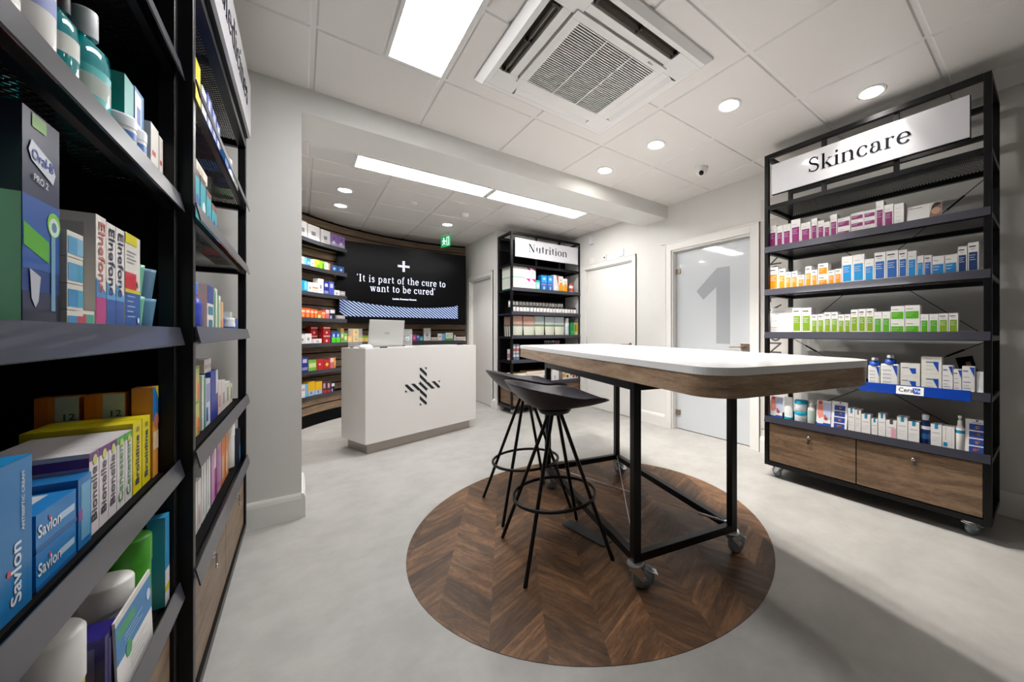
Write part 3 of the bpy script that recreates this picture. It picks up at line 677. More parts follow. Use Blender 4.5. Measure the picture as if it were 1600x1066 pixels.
m=MB(); m.box(-.03,-.012,0,.03,.012,.010,INK); o=m.build('pen_tray',bevel=.002,loc=onc(.06+.12,.04),rot=(0,0,CA)); tag(o,'small black item in front of the laptop on the counter','tray')
m=MB(); m.box(-.03,-.02,0,.03,.02,.012,INK); o=m.build('card_holder',bevel=.002,loc=onc(1.15,.2),rot=(0,0,CA)); tag(o,'small black item at the right end of the white counter','tray')
# ------------------------------------------------------------ wall screen
t=empty('wall_display_screen',(.36,5.9,1.235),0,'large black wall screen showing a quote above the counter','screen')
sb=mat('screen_black','050506',.35,spec=.15); m=MB(); m.box(0,0,0,1.715,.05,1.10,sb); pnl=m.build('panel',t,bevel=.002)
EW=mat('screen_white','dfe3ff',.5,emit=.36); EB=mat('screen_blue','9fb2ee',.5,emit=.22); EN=mat('screen_navy','0c1c4a',.5,emit=.35)
m=MB(); m.box(.03,-.0006,.05,1.60,0,1.06,mat('screen_content_black','060608',.28,spec=.15)); m.build('image_area',t)
def scr(x,z): return FT(x-.36,-.001,z-1.235)
m=MB(); T=scr(1.166,2.065); striped_plus(m,EW,T,.078,.016,.0215,.78,.0006); m.build('cross_emblem',t)
m=MB(); SX=Matrix.Diagonal((.71,1,1,1))
didone(m,'‘It is part of the cure to',EW,scr(1.17,1.840)@SX,.138,th=.038,tk=.095,depth=.0006,track=.07)
didone(m,'want to be cured’',EW,scr(1.175,1.712)@SX,.138,th=.038,tk=.095,depth=.0006,track=.07)
text(m,'Lucius Annaeus Seneca',EW,scr(1.178,1.585),.034,.0015,sx=1.0); m.build('quote_lettering',t)
m=MB(); k=0
x0,x1=.395,1.945
import math as _m
def topz(x): u=(x-x0)/(x1-x0); return 1.545-.078*_m.sin(u*PI*.88)**1.0*(1.0) if u<.98 else 1.53
pit=.046
xx=x0-.3
while xx<x1+.3:
    # stripe descending to the right (slope -45) between z=1.32 and the curved top
    p=[(xx,1.62),(xx+pit*.46,1.62),(xx+pit*.46+.38,1.62-.38*.8),(xx+.38,1.62-.38*.8)]
    p=clip(p,-1,0,-x0) ; p=clip(p,1,0,x1) if len(p)>2 else p; p=clip(p,0,-1,-1.322) if len(p)>2 else p
    if len(p)>2:
        # slice by the curved top in small columns
        a=min(q[0] for q in p); b=max(q[0] for q in p); n=8
        for i in range(n):
            c0=a+(b-a)*i/n; c1=a+(b-a)*(i+1)/n; q=clip(clip(p,-1,0,-c0),1,0,c1)
            if len(q)>2: q=clip(q,0,1,(topz(c0)+topz(c1))/2)
            if len(q)>2: m.prism([(u-.36-0,v-1.235) for u,v in q],0,.0006,EB,FT(0,-.001,0))
    xx+=pit
m.build('striped_wave',t)
TAB={
'sk1':[(1.325,1.391,0.184,'M',1,0),(1.277,1.324,0.171,'M',1,0),(1.22,1.276,0.172,'M',1,0),(1.153,1.219,0.193,'M',1,0),(1.085,1.151,0.153,'M',1,0),(1.042,1.081,0.169,'M',1,0),(0.999,1.04,0.144,'M',1,0),(0.964,0.999,0.127,'M',1,0),(0.921,0.962,0.166,'M',1,0),(0.845,0.919,0.131,'MF',2,0),(0.77,0.842,0.145,'MF',3,0),(0.708,0.77,0.144,'MF',3,0),(0.668,0.708,0.187,'M',1,0),(0.62,0.667,0.153,'M',1,0),(0.57,0.619,0.145,'P',1,0),(0.407,0.559,0.108,'CARDF',1,0)],
'sk2':[(1.312,1.38,0.188,'O',1,0),(1.258,1.309,0.168,'O',1,0),(1.218,1.257,0.138,'O',1,0),(1.173,1.215,0.138,'O',1,0),(1.125,1.172,0.105,'O',1,0),(1.079,1.121,0.161,'O',1,0),(1.042,1.079,0.13,'O',1,0),(0.975,1.039,0.168,'OW',2,0),(0.935,0.974,0.113,'O',1,0),(0.895,0.934,0.118,'O',1,0),(0.832,0.894,0.194,'C',1,0),(0.767,0.832,0.195,'C',1,0),(0.717,0.767,0.158,'C',1,0),(0.658,0.716,0.19,'B',1,0),(0.597,0.657,0.19,'B',1,0),(0.555,0.596,0.185,'B',1,0),(0.512,0.554,0.172,'C',1,0),(0.481,0.511,0.138,'C',1,0),(0.446,0.48,0.135,'B',1,0),(0.393,0.445,0.123,'CW',1,0),(0.341,0.392,0.123,'CW',1,0),(0.303,0.341,0.16,'N',1,0),(0.259,0.302,0.174,'N',1,0)],
'sk3':[(1.21,1.383,0.206,'LEAF',1,0),(1.147,1.209,0.194,'G',1,0),(1.081,1.146,0.192,'G',1,0),(1.042,1.08,0.142,'G',1,0),(1.0,1.04,0.144,'G',1,0),(0.958,0.999,0.154,'G',1,0),(0.916,0.957,0.154,'G',1,0),(0.879,0.915,0.135,'G',1,0),(0.844,0.878,0.136,'G',1,0),(0.802,0.842,0.165,'G',1,0),(0.76,0.801,0.167,'G',1,0),(0.718,0.759,0.167,'G',1,0),(0.677,0.718,0.145,'L',1,0),(0.635,0.676,0.145,'L',1,0),(0.567,0.634,0.175,'LW',2,0),(0.497,0.566,0.176,'LW',2,0),(0.459,0.496,0.121,'L',1,0),(0.418,0.458,0.121,'L',1,0),(0.378,0.418,0.122,'G',1,0),(0.338,0.377,0.122,'G',1,0)],
'sk4':[(0.686,0.75,0.179,'PUMP',1,0),(0.594,0.684,0.195,'PUMP',1,0),(0.497,0.588,0.152,'VF',2,0),(0.404,0.493,0.195,'VS',2,0),(0.359,0.403,0.151,'V',1,0),(0.325,0.358,0.132,'V',1,0),(0.274,0.324,0.151,'V',1,0),(0.233,0.269,0.124,'TUBEV',1,0)],
'sk5':[(1.284,1.381,0.164,'PINK',1,0),(1.215,1.279,0.17,'TUBEC',1,0),(1.119,1.212,0.157,'JAR',1,0),(1.057,1.119,0.173,'CLEAR',1,0),(0.963,1.052,0.179,'PINK',1,0),(0.866,0.959,0.186,'PANEL',1,0),(0.82,0.859,0.156,'W',1,0),(0.786,0.82,0.152,'WG',1,0),(0.736,0.785,0.13,'W',1,0),(0.699,0.732,0.109,'W',1,0),(0.659,0.697,0.15,'W',1,0),(0.605,0.658,0.116,'WP',1,0),(0.553,0.604,0.146,'W',1,0),(0.5,0.552,0.127,'W',1,0),(0.453,0.498,0.173,'NAVYB',1,0),(0.404,0.452,0.132,'W',1,0),(0.352,0.403,0.129,'WT',1,0),(0.314,0.351,0.192,'PUMPW',1,0),(0.229,0.313,0.181,'PANEL',1,0)],
'nu1':[(2.229,2.314,0.313,'WGR',2,0),(2.316,2.409,0.315,'WGR',2,0),(2.411,2.496,0.313,'WPK',2,0),(2.498,2.586,0.312,'WPK',2,0),(2.589,2.653,0.149,'TEAL',1,0),(2.671,2.775,0.231,'BLU',1,0),(2.782,2.872,0.232,'BLU',1,0),(2.875,2.965,0.25,'WRD',1,0),(2.973,3.048,0.241,'WOR',1,0),(3.052,3.123,0.212,'WOR',1,0),(3.172,3.253,0.169,'JARR',1,0)],
'nu2':[(2.235,2.28,0.12,'BTL',20,0)],
'nu3':[(2.234,2.386,0.28,'POUCH',1,0),(2.397,2.574,0.278,'POUCH',1,0),(2.576,2.73,0.283,'POUCHG',1,0),(2.742,2.903,0.28,'POUCHG',1,0),(2.906,3.077,0.281,'POUCHG',1,0),(3.088,3.172,0.282,'TUBEW',1,0),(3.175,3.236,0.205,'GRN',1,0),(3.239,3.36,0.199,'GYB',1,0)],
'nu4':[(2.234,2.282,0.231,'JW',2,0),(2.287,2.336,0.229,'JW',2,0),(2.79,2.831,0.278,'TIN',1,0),(2.833,2.877,0.277,'TIN',1,0),(2.88,2.949,0.276,'TIN',1,0),(2.965,3.007,0.277,'TINR',1,0),(3.01,3.059,0.277,'TINR',1,0)],
'nu5':[(2.239,2.432,0.153,'YW',1,0),(2.436,2.781,0.17,'ORW',1,0),(2.852,2.968,0.169,'W2',1,0),(2.971,3.03,0.176,'DR',1,0),(3.033,3.368,0.164,'CF',1,0)]}
TAB2={
'c1':[(148.61,144.57,0.192,'cW',1),(144.2,138.27,0.187,'cW',1),(137.65,133.24,0.178,'cW',1),(133.14,129.79,0.166,'cP',1),(129.69,126.48,0.166,'cP',1)],
'c2':[(147.85,144.86,0.098,'cWB',1),(144.79,142.86,0.097,'cB',1),(142.79,140.97,0.097,'cW',1),(140.9,138.44,0.107,'cYG',1),(138.37,135.96,0.104,'cGR',1),(135.86,134.6,0.103,'cW',1),(134.53,133.31,0.097,'cOR',1),(132.8,129.89,0.089,'cN',1),(129.69,126.81,0.088,'cN',1)],
'c3':[(147.85,144.31,0.131,'cCY',1),(144.2,141.97,0.121,'cW',1),(141.89,139.21,0.125,'cWO',1),(139.14,136.44,0.186,'cW',1),(136.37,133.92,0.164,'cNV',1),(133.82,131.46,0.171,'cBL',1),(131.36,128.89,0.075,'cW',1),(128.8,126.32,0.07,'cGY',1)],
'c4':[(147.85,145.52,0.114,'cORR',1),(145.45,143.04,0.115,'cORR',1),(142.97,141.08,0.111,'cORR',1),(141.0,139.42,0.11,'cORR',1),(139.35,137.58,0.097,'cORY',1),(137.51,135.52,0.1,'cORR',1),(135.45,133.72,0.117,'cPK',1),(133.65,130.89,0.126,'cBW',1),(130.29,126.38,0.055,'cGY',1)],
'c5':[(148.23,145.6,0.106,'cW',1),(145.52,142.32,0.12,'cW',1),(142.25,138.27,0.057,'cW',1),(138.97,135.86,0.205,'cRR',2),(135.79,132.64,0.207,'cRR',2),(132.57,130.69,0.14,'cBG',1),(130.53,128.7,0.14,'cBG',1),(128.32,126.89,0.185,'cGO',1),(126.84,125.35,0.122,'cG',1),(125.13,123.2,0.087,'cO',1),(122.72,120.14,0.184,'cYO',2),(119.99,117.7,0.086,'cGY2',1),(117.6,115.36,0.085,'cGY2',1),(98.75,96.95,0.073,'cW',1),(96.88,95.75,0.096,'cCY',1),(95.7,93.78,0.1,'cMG',1),(93.68,92.38,0.092,'cBL',1),(92.28,90.56,0.075,'cTG',1),(90.32,87.02,0.202,'cW',1),(86.9,83.82,0.058,'cWO',1),(83.7,80.09,0.115,'cWB',1),(79.96,76.32,0.132,'cWG',1),(75.81,74.92,0.09,'cW',1),(74.79,70.05,0.064,'cWO',1)],
'c6':[(147.59,144.03,0.171,'cNV',1),(143.93,139.83,0.129,'cG',1),(139.6,136.36,0.131,'cR',1),(136.27,133.41,0.112,'cRY',1),(133.32,131.52,0.131,'cPK',1),(131.43,130.72,0.134,'cO',1),(142.67,139.92,0.15,'cBR',1)],
'c7':[(147.59,144.12,0.149,'cWB',1),(144.03,140.49,0.167,'cY',1),(140.39,137.14,0.153,'cY',1),(137.05,134.99,0.147,'cBP',1),(134.9,132.95,0.139,'cBP',1),(132.86,131.07,0.107,'cBW',1)]}
# ------------------------------------------------------------ products
GAP=.0005
def carton_mb(w,dp,h,base,deco=(),rnd_=.0):
    m=MB(); B=base if not isinstance(base,str) else C(base); x=w/2
    m.box(-x,0,0,x,dp,h,B)
    for di,d in enumerate(deco):
        f=d[0]
        if f=='F': T=FT(0,-.0003,0); W_=w; ox=-x
        elif f=='S': T=Matrix.Translation((-x-.0003,dp,0))@Matrix.Rotation(-PI/2,4,'Z')@Matrix.Rotation(PI/2,4,'X'); W_=dp; ox=0
        elif f=='E': T=Matrix.Translation((x+.0003,0,0))@Matrix.Rotation(PI/2,4,'Z')@Matrix.Rotation(PI/2,4,'X'); W_=dp; ox=0
        else: T=Matrix.Translation((-x,0,h+.0003)); W_=w; ox=0
        H_=h if f!='T' else dp
        T=T@Matrix.Translation((0,0,di*.00008))
        if not isinstance(d[1],str): _,u0,v0,u1,v1,c=d; v=[(ox+u0*W_,v0*H_,0),(ox+u1*W_,v0*H_,0),(ox+u1*W_,v1*H_,0),(ox+u0*W_,v1*H_,0)]; m.add(v,[(0,1,2,3)],C(c) if isinstance(c,str) else c,T)
        elif d[1]=='poly': m.add([(ox+u*W_,v*H_,.0002) for u,v in d[2]],[tuple(range(len(d[2])))],C(d[3]),T)
        elif d[1]=='disc': u,v,r,c=d[2:6]; m.add([(ox+u*W_+r*math.cos(k*PI/7),v*H_+r*math.sin(k*PI/7),.0003) for k in range(14)],[tuple(range(14))],C(c),T)
        else:
            _,tx,u,v,sz,c,rot,*b=d; TT=T@Matrix.Translation((ox+u*W_,v*H_,.0005))@Matrix.Rotation(R(rot),4,'Z'); text(m,tx,C(c),TT,sz,b[0] if b else 0)
    return m
def lines(u0,u1,v,n,c,dv=.05,th=.018,f='F'): return [(f,u0,v-i*dv,u1-(.12 if i%2 else 0),v-i*dv+th,c) for i in range(n)]
def derm(col,brand,tall=True):
    # white carton, coloured lower panel, thin type
    d=[('F',.10,.14,.88,.70,col)]+lines(.16,.7,.60,3,'c9bcd6' if brand=='m' else 'dfe8f0',.07,.016)
    if brand=='k': d+=[('F',.10,.86,.72,.895,'1d1d22'),('F',.25,.785,.65,.80,'8a8a92')]
    else: d+=[('F',.14,.80,.62,.812,'9a98a0')]
    return d
def dermw(col,brand='m'): return [('F',.04,.12,.92,.62,col)]+lines(.1,.6,.5,2,'d8cfe0',.14,.03)+[('F',.08,.78,.5,.81,'8a8890')]
WH='ebe8e6'
def cv(): return [('F','poly',[(.58,.97),(.97,.97),(.97,.62)],'1b4fb4'),('F',.08,.80,.48,.85,'6a7fa8'),('F',.10,.60,.6,.615,'8c93a8'),('F',.10,.42,.66,.44,'3a4a78'),('F',.10,.3,.55,.312,'8c93a8'),('F',.10,.2,.7,.215,'5a6a90')]
def lrp(c='1a8cb8'): return [('F',.36,.80,.68,1.0,c),('F',.12,.62,.85,.64,'8e8e96'),('F',.12,.42,.8,.43,'b5b5bb'),('F',.12,.3,.6,.31,'b5b5bb'),('T',.36,0,.68,.5,c)]
STY={
'M':(WH,lambda:derm('8c1f6b','m'),'white carton with magenta panel','carton'),
'MF':(WH,lambda:dermw('8c1f6b'),'flat magenta and white carton','carton'),
'P':(WH,lambda:lines(.2,.75,.8,4,'b0aeb4',.17,.012),'plain white carton','carton'),
'O':(WH,lambda:derm('e88e0c','k'),'white carton with orange panel','carton'),
'OW':(WH,lambda:[('F',.08,.12,.9,.64,'e88e0c'),('F',.12,.78,.6,.84,'1d1d22')]+lines(.15,.6,.5,2,'f6d9a0',.14,.03),'wide orange and white carton','carton'),
'C':(WH,lambda:derm('1a8fd0','m'),'white carton with sky-blue panel','carton'),
'CW':(WH,lambda:dermw('1a86cc'),'low wide sky-blue panel carton','carton'),
'B':(WH,lambda:derm('2c66b4','k'),'white carton with royal-blue panel','carton'),
'N':(WH,lambda:derm('1a3a70','k'),'white carton with navy panel','carton'),
'G':(WH,lambda:derm('7fa31a','k'),'white carton with olive-green panel','carton'),
'L':(WH,lambda:derm('55ab1c','m'),'white carton with bright green panel','carton'),
'LW':(WH,lambda:[('F',.04,.1,.92,.6,'55ab1c'),('F',.08,.74,.55,.78,'5a8a30')]+lines(.1,.6,.45,2,'a8d880',.14,.03),'wide bright green panel carton','carton'),
'V':(WH,cv,'white carton with blue corner triangle','carton'),
'VF':('e4e2dc',lambda:[('F','poly',[(.45,.62),(.8,.62),(.8,.2),(.6,.2)],'1b4fb4'),('F',.08,.6,.42,.68,'8a93a8')],'low cream tub carton with blue triangle','carton'),
'VS':('e6e3da',lambda:[('F','poly',[(.55,.72),(.85,.72),(.85,.1)],'1b4fb4'),('F',.24,.64,.56,.72,'6a7fa8'),('F',.24,.45,.55,.47,'9aa0b0'),('F',.24,.25,.6,.27,'9aa0b0')],'large cream carton with blue triangle','carton'),
'W':(WH,lambda:lrp(),'white carton with blue top tab','carton'),
'WG':(WH,lambda:lrp('8c8578')+lines(.2,.8,.55,2,'b8b8bc',.2,.01),'slim white carton with grey tab','carton'),
'WP':(WH,lambda:lrp('5a5056')+[('F',.5,.05,.95,.6,'e5a8b4')],'white carton with pink bottle print','carton'),
'WT':(WH,lambda:[('F',.08,.12,.42,.3,'1a8cb8'),('F',.25,.4,.29,.95,'b8a8a8'),('F',.5,.02,.505,.98,'a8a4a0'),('F',.75,.1,.78,.95,'d0cccc')],'pair of white cartons with small blue label','carton'),
'WGR':(WH,lambda:[('F',.0,.0,1,.12,'8fd0ae'),('F',.3,.72,.36,.80,'6a6a6a'),('S',0,.0,1,.14,'8fd0ae'),('S',0,.25,.48,.95,'dfe3da'),('S',.52,.25,1,.95,'dfe3da')],'white box with mint-green base stripe','box'),
'WPK':(WH,lambda:[('F','poly',[(.2,1),(1,1),(1,.72)],'c2168c'),('F',0,0,1,.07,'eab2cf'),('F',.1,.5,.5,.56,'d8a0b8')],'white box with bright pink corner','box'),
'TEAL':('8fdcc8',lambda:[('F',0,.8,1,1,'2fae93'),('F',.2,.3,.8,.6,'e6f5ee')],'small mint and teal box','box'),
'BLU':('1a6fbe',lambda:[('F',.1,.55,.9,.95,'2a9adf'),('F',.3,.7,.7,.85,'9fd2f2'),('F',.1,.4,.8,.47,'b36aa8'),('F',.35,.12,.65,.3,'9fc4f0')],'blue box with pale printed panel','box'),
'WRD':(WH,lambda:[('F','poly',[(.55,1),(1,1),(1,.3)],'b8646a'),('F',0,0,.12,1,'d8a0a0'),('F',.35,.4,.7,.8,'e0dac8')],'white and dusky red box','box'),
'WOR':('f0ede6',lambda:[('F',.0,.0,1,.48,'eda512'),('F',.25,.48,.75,.62,'e8892a'),('F',.3,.72,.7,.8,'b0aaa0')],'white box with orange lower half','box'),
'POUCH':('c9cbb8',None,'pink-topped grey food pouch','pouch'),'POUCHG':('c9cbb8',None,'hill-scene grey food pouch','pouch'),
'GRN':('1f8a48',lambda:[('F',.1,.1,.9,.4,'2fae5c')],'dark green box','box'),
'GYB':('d8d28a',lambda:[('F',.1,.1,.5,.9,'4f9a3a'),('F',.45,.35,.95,.9,'c8a832'),('F',.3,.05,.7,.35,'dfe6c0')],'green and yellow patterned box','box'),
'YW':('ece6d8',lambda:[('T',0,0,1,1,'e0b92a'),('F',.05,.6,.95,.7,'d8d2c0'),('F',.4,.05,.6,.3,'e8d27a')],'white tray box with yellow top','box'),
'ORW':('ece7de',lambda:[('T',0,0,1,1,'d0792e'),('F',0,.75,1,.8,'d9b489'),('F',.33,.02,.335,1,'b8b0a0'),('F',.66,.02,.665,1,'b8b0a0'),('F',.12,.3,.2,.6,'a8a094'),('F',.45,.3,.53,.6,'a8a094'),('F',.78,.3,.86,.6,'a8a094')],'long white box with orange top','box'),
'W2':(WH,lambda:[('T',0,0,1,1,'b5423a'),('F',.3,.2,.5,.5,'b0aaa0')],'white box with red top','box'),
'DR':('4a2626',lambda:[('F',.1,.1,.4,.9,'8a8a88'),('F',.55,.1,.85,.9,'8a8a88')],'dark red slatted box','box'),
'CF':('dfe6da',lambda:[('T',0,0,1,1,'8fd0c0'),('F','disc',.08,.45,.03,'d9922a'),('F','disc',.3,.35,.022,'a02828'),('F','disc',.55,.5,.022,'b03030'),('F','disc',.7,.3,.02,'a02828'),('F',.3,.75,.6,.9,'2f8a5a'),('F','disc',.2,.7,.022,'e0b030'),('F','disc',.9,.3,.02,'8a3030')],'white box printed with fruit','box'),
}
def pl(o,fr,s,d,z,rz=0,label=None,cat=None,group=None):
    (x0,y0),a=fr; c,sn=math.cos(a),math.sin(a); o.location=(x0+s*c-d*sn,y0+s*sn+d*c,z+GAP); o.rotation_euler=(0,0,a+rz); tag(o,label,cat,group); return o
def bottle(w,h,body,cap,fr,s,d,z,label,cat='bottle',group=None,pump=False,neck=.55,lab=None,flat=.75,caph=.16,name='bottle',rz=0,alpha_mat=None,capr=.5):
    t=empty(name,(0,0,0)); B=alpha_mat or C(body); r=w/2; hb=h*(1-caph)
    m=MB(); m.lathe([(0,0),(r*.9,0),(r,.006),(r,hb*.72),(r*.93,hb*.86),(r*neck,hb*.96),(r*neck,hb)],B,24,sy=flat)
    if lab:
        for (v0,v1,c) in lab:
            m.lathe([(r*1.004,hb*v0),(r*1.004,hb*v1)],C(c),24,sy=flat)
    m.build('body',t)
    m=MB(); cr=r*neck*1.12 if capr is None else r*capr
    if pump:
        m.lathe([(cr,hb),(cr,hb+h*caph*.45),(cr*.4,hb+h*caph*.5),(cr*.4,h-.012),(cr*.8,h-.012),(cr*.8,h),(0,h)],C(cap),18); m.box(-.006,-r*.95,h-.011,.006,0,h-.002,C(cap))
    else: m.lathe([(cr,hb-.002),(cr,h-.003),(cr*.93,h),(0,h)],C(cap),20,sy=max(flat,.8) if cr>r*.8 else 1)
    m.build('cap',t)
    pl(t,fr,s,d+r*flat,z,rz,label,cat,group); return t
ORD='first second third fourth fifth sixth seventh eighth ninth tenth eleventh twelfth thirteenth fourteenth fifteenth sixteenth seventeenth eighteenth nineteenth twentieth twenty-first twenty-second twenty-third twenty-fourth twenty-fifth'.split()
def nth(i): return 'leftmost' if i==0 else ORD[i]+' from left'
def carton(fr,s0,s1,h,st,z,label,group,dep=.06,d=.03,rz=0):
    base,deco,look,name=STY[st]; w=abs(s1-s0)-.001
    o=carton_mb(w,dep,h,base,deco()).build(name); pl(o,fr,(s0+s1)/2,d,z,rz,label,'box' if name in('carton','box') else name,group); return o
def pouch(fr,s0,s1,h,st,z,label,group,d=.03):
    w=abs(s1-s0); top='c99f8c' if st=='POUCH' else 'b9c4c8'; mid='8d7f78' if st=='POUCH' else '6f8a58'
    nz=10;nx=6;vs=[];fs=[]; m=MB()
    def grid(sgn,ms):
        for j in range(nz):
            v0,v1=j/nz,(j+1)/nz
            for i in range(nx):
                q=[]
                for (u,v) in ((i/nx,v0),((i+1)/nx,v0),((i+1)/nx,v1),(i/nx,v1)):
                    b=(1-v)**.7*(1-(2*u-1)**2*.6)*.030+.002; ww=w*(1-.1*abs(v-.5)*2*(1 if v<.5 else .3)); q.append(((u-.5)*ww,sgn*b+.032,v*h))
                m.add(q,[(0,1,2,3)] if sgn<0 else [(3,2,1,0)],C(ms(v0)),smooth=True)
    grid(-1,lambda v:'d4d6c4' if v<.42 else (mid if v<.55 else top)); grid(1,lambda v:'5c5650')
    o=m.build('pouch'); pl(o,fr,(s0+s1)/2,d,z,0,label,'pouch',group)
SKC=(SK[0],SK[1]); 
def srow(tab,fr,s_of,z,shelf,group,dep=.06,d=.035,skip=()):
    for i,(a,b,h,st,n,dd) in enumerate(tab):
        if st not in STY or st in skip: continue
        s0,s1=s_of(a),s_of(b); s0,s1=min(s0,s1),max(s0,s1)
        if fr is NU: s1=min(s1,1.125)
        if st.startswith('POUCH'):
            pouch(fr,s0,s1,h,st,z,STY[st][2]+', '+nth(i)+' on the '+shelf,group); continue
        for k in range(n):
            pos='' if n==1 else ', '+('bottom' if k==0 else 'top' if k==n-1 else 'middle')+' in stack'
            carton(fr,s0+.0005,s1-.0005,h/n-.0006,st,z+k*h/n,STY[st][2]+', '+nth(i)+pos+', '+shelf,group,dep,d)
sk=lambda y:1.40-y
zs=lambda q:q+.0265
srow(TAB['sk1'],SK,sk,zs(1.71),'top Skincare shelf','magenta and white cartons on the top Skincare shelf')
srow(TAB['sk2'],SK,sk,zs(1.386),'second Skincare shelf','orange and blue cartons on the second Skincare shelf')
srow(TAB['sk3'],SK,sk,zs(1.06),'third Skincare shelf','green cartons on the third Skincare shelf')
srow(TAB['sk4'],SK,sk,zs(.74),'fourth Skincare shelf','white and blue cartons on the fourth Skincare shelf')
srow(TAB['sk5'],SK,sk,zs(.42),'bottom Skincare shelf','white cartons on the bottom Skincare shelf')
srow(TAB['nu1'],NU,lambda x:x-2.19,zs(1.666),'top Nutrition shelf','boxes on the top Nutrition shelf',.1,.04)
srow(TAB['nu3'],NU,lambda x:x-2.19,zs(1.022),'third Nutrition shelf','packs on the third Nutrition shelf',.08,.03)
srow(TAB['nu5'],NU,lambda x:x-2.19,zs(.367),'bottom Nutrition shelf','boxes on the bottom Nutrition shelf',.2,.03)
# leaning cards and leaflets
def card(fr,s0,s1,h,z,deco,label,cat,group=None,d=.04,tilt=8,base=WH,name='display_card',dep=.003):
    w=abs(s1-s0); o=carton_mb(w,dep,h,base,deco).build(name); pl(o,fr,(s0+s1)/2,d,z,0,label,cat,group)
    o.rotation_euler=(-R(tilt),0,fr[1]); o.rotation_mode='XYZ'; return o
t0=[('F',.66,.02,.99,.98,'8a6a5a'),('F','poly',[(.66,1),(.66,.3),(.72,.8),(.8,1)],'d8d2d0'),('F','disc',.84,.55,.020,'c79a84'),('F','poly',[(.70,.55),(.74,.88),(.86,.97),(.99,.9),(.9,.8),(.8,.75),(.76,.5)],'2e2220'),('F',.08,.85,.45,.88,'8a7080'),('F',.6,.03,.7,.06,'d08080')]
card(SK,sk(.559),sk(.407),.115,zs(1.71),t0,'landscape card with a woman\'s face at right end of the top Skincare shelf','card')
t0=lines(.2,.65,.85,2,'9a9aa4',.1,.012)+[('F',.06,.5,.95,.51,'8fa0c8'),('F',.5,.15,.505,.85,'c8c8d0'),('F',.05,.25,.5,.265,'6a6a72'),('F',.05,.17,.4,.185,'d88a90'),('F',.55,.25,.95,.262,'8fa090')]
card(SK,sk(1.383),sk(1.215),.205,zs(1.06),t0,'white printed leaflet leaning at the left end of the third Skincare shelf','leaflet',name='leaflet')
def pink(): return [('F',0,0,1,.16,'1c4fa8'),('F','poly',[(.08,.98),(.42,.98),(.5,.4),(.2,.3),(.05,.5)],'e0917f'),('F','poly',[(.45,.95),(.98,.95),(.98,.3),(.5,.3)],'b9c3e2'),('F','disc',.68,.33,.012,'b04a40'),('F','disc',.6,.42,.009,'c46a58'),('F','disc',.25,.92,.012,'b8443c'),('F',.08,.12,.5,.24,'e8edf4')]
card(SK,sk(1.381),sk(1.284),.165,zs(.42),pink(),'pink and blue skin photo card at left end of bottom Skincare shelf','card','skin photo cards',d=.035)
card(SK,sk(1.052),sk(.963),.18,zs(.42),pink(),'pink and blue skin photo card, second one along the bottom Skincare shelf','card','skin photo cards',d=.035)
def panel4(dark):
    d=[('F',.18,.04+.2*k*1.08,.86,.22+.2*k*1.08,'2c4a9a') for k in range(4)]
    for k in range(4): d+=[('F','disc',.45+.1*(k%2),.13+.216*k,.008,('a8604a','b08a70','3a4a44','c08a70')[k]),('F','disc',.6,.15+.216*k,.007,'8a5a4a')]
    return d+[('F',.3,.9,.75,.915,'6a7088'),('F',.48,.94,.58,.985,'1c4fa8')]
card(SK,sk(.959),sk(.866),.187,zs(.42),panel4(0),'white card with four small photos, mid bottom Skincare shelf','card','four-photo cards',d=.035)
card(SK,sk(.313),sk(.229),.185,zs(.42),panel4(1),'white card with four small photos, right end of bottom Skincare shelf','card','four-photo cards',d=.035)
# bottles, tubes and jars on the skincare unit
def tube(fr,s,w,h,z,body,lower,label,group=None,d=.04):
    t=empty('tube',(0,0,0)); m=MB(); vs=[];n=20;fs=[];L_=[(.0,1,.4),(.12,1,.4),(.14,1,.42),(.5,1,.34),(.9,1.0,.12),(1,1,.03)]
    m=MB(); vs=[]
    for v,a,b in L_[2:]:
        for k in range(n): q=2*PI*k/n; vs.append((w/2*a*math.cos(q),w/2*b*math.sin(q),v*h))
    for j in range(len(L_)-3):
        for k in range(n): l=(k+1)%n; fs.append((j*n+k,j*n+l,(j+1)*n+l,(j+1)*n+k))
    m.add(vs,fs,C(body),smooth=True); m.add(vs[-n:],[tuple(range(n))],C(body)); m.build('body',t)
    m=MB(); m.lathe([(w*.47,0),(w*.47,.14*h)],C(lower),20,sy=.84); m.build('cap',t)
    pl(t,fr,s,d+.02,z,0,label,'tube',group)
tube(SK,sk(1.247),.062,.172,zs(.42),'eef0f0','22a4bc','white tube with cyan cap, second item on bottom Skincare shelf')
def jar(fr,s,w,h,z,body,lid,label,group=None,d=.035,cat='jar',lidh=.3,band=None):
    t=empty('jar',(0,0,0)); r=w/2; m=MB(); m.lathe([(0,0),(r*.93,0),(r*.97,.004),(r*.97,h*(1-lidh))],C(body),28)
    if band: m.lathe([(r*.975,h*band[0]),(r*.975,h*band[1])],C(band[2]),28)
    m.build('body',t); m=MB(); m.lathe([(r,h*(1-lidh)),(r,h-.004),(r*.95,h),(0,h)],C(lid),28); m.build('lid',t); pl(t,fr,s,d+r,z,0,label,cat,group)
jar(SK,sk(1.166),.09,.078,zs(.42),'e8eef0','1f9cbc','lower white jar with cyan lid on bottom Skincare shelf','cyan-lidded jars')
jar(SK,sk(1.166),.09,.078,zs(.42)+.079,'e8eef0','1f9cbc','upper white jar with cyan lid on bottom Skincare shelf','cyan-lidded jars')
bottle(.055,.175,'c9ccc6','e8e8e6',SK,sk(1.088),.04,zs(.42),'clear pump bottle between the cyan jars and the second skin photo card',pump=True,lab=[(.2,.75,'b8c8c0')],caph=.25)
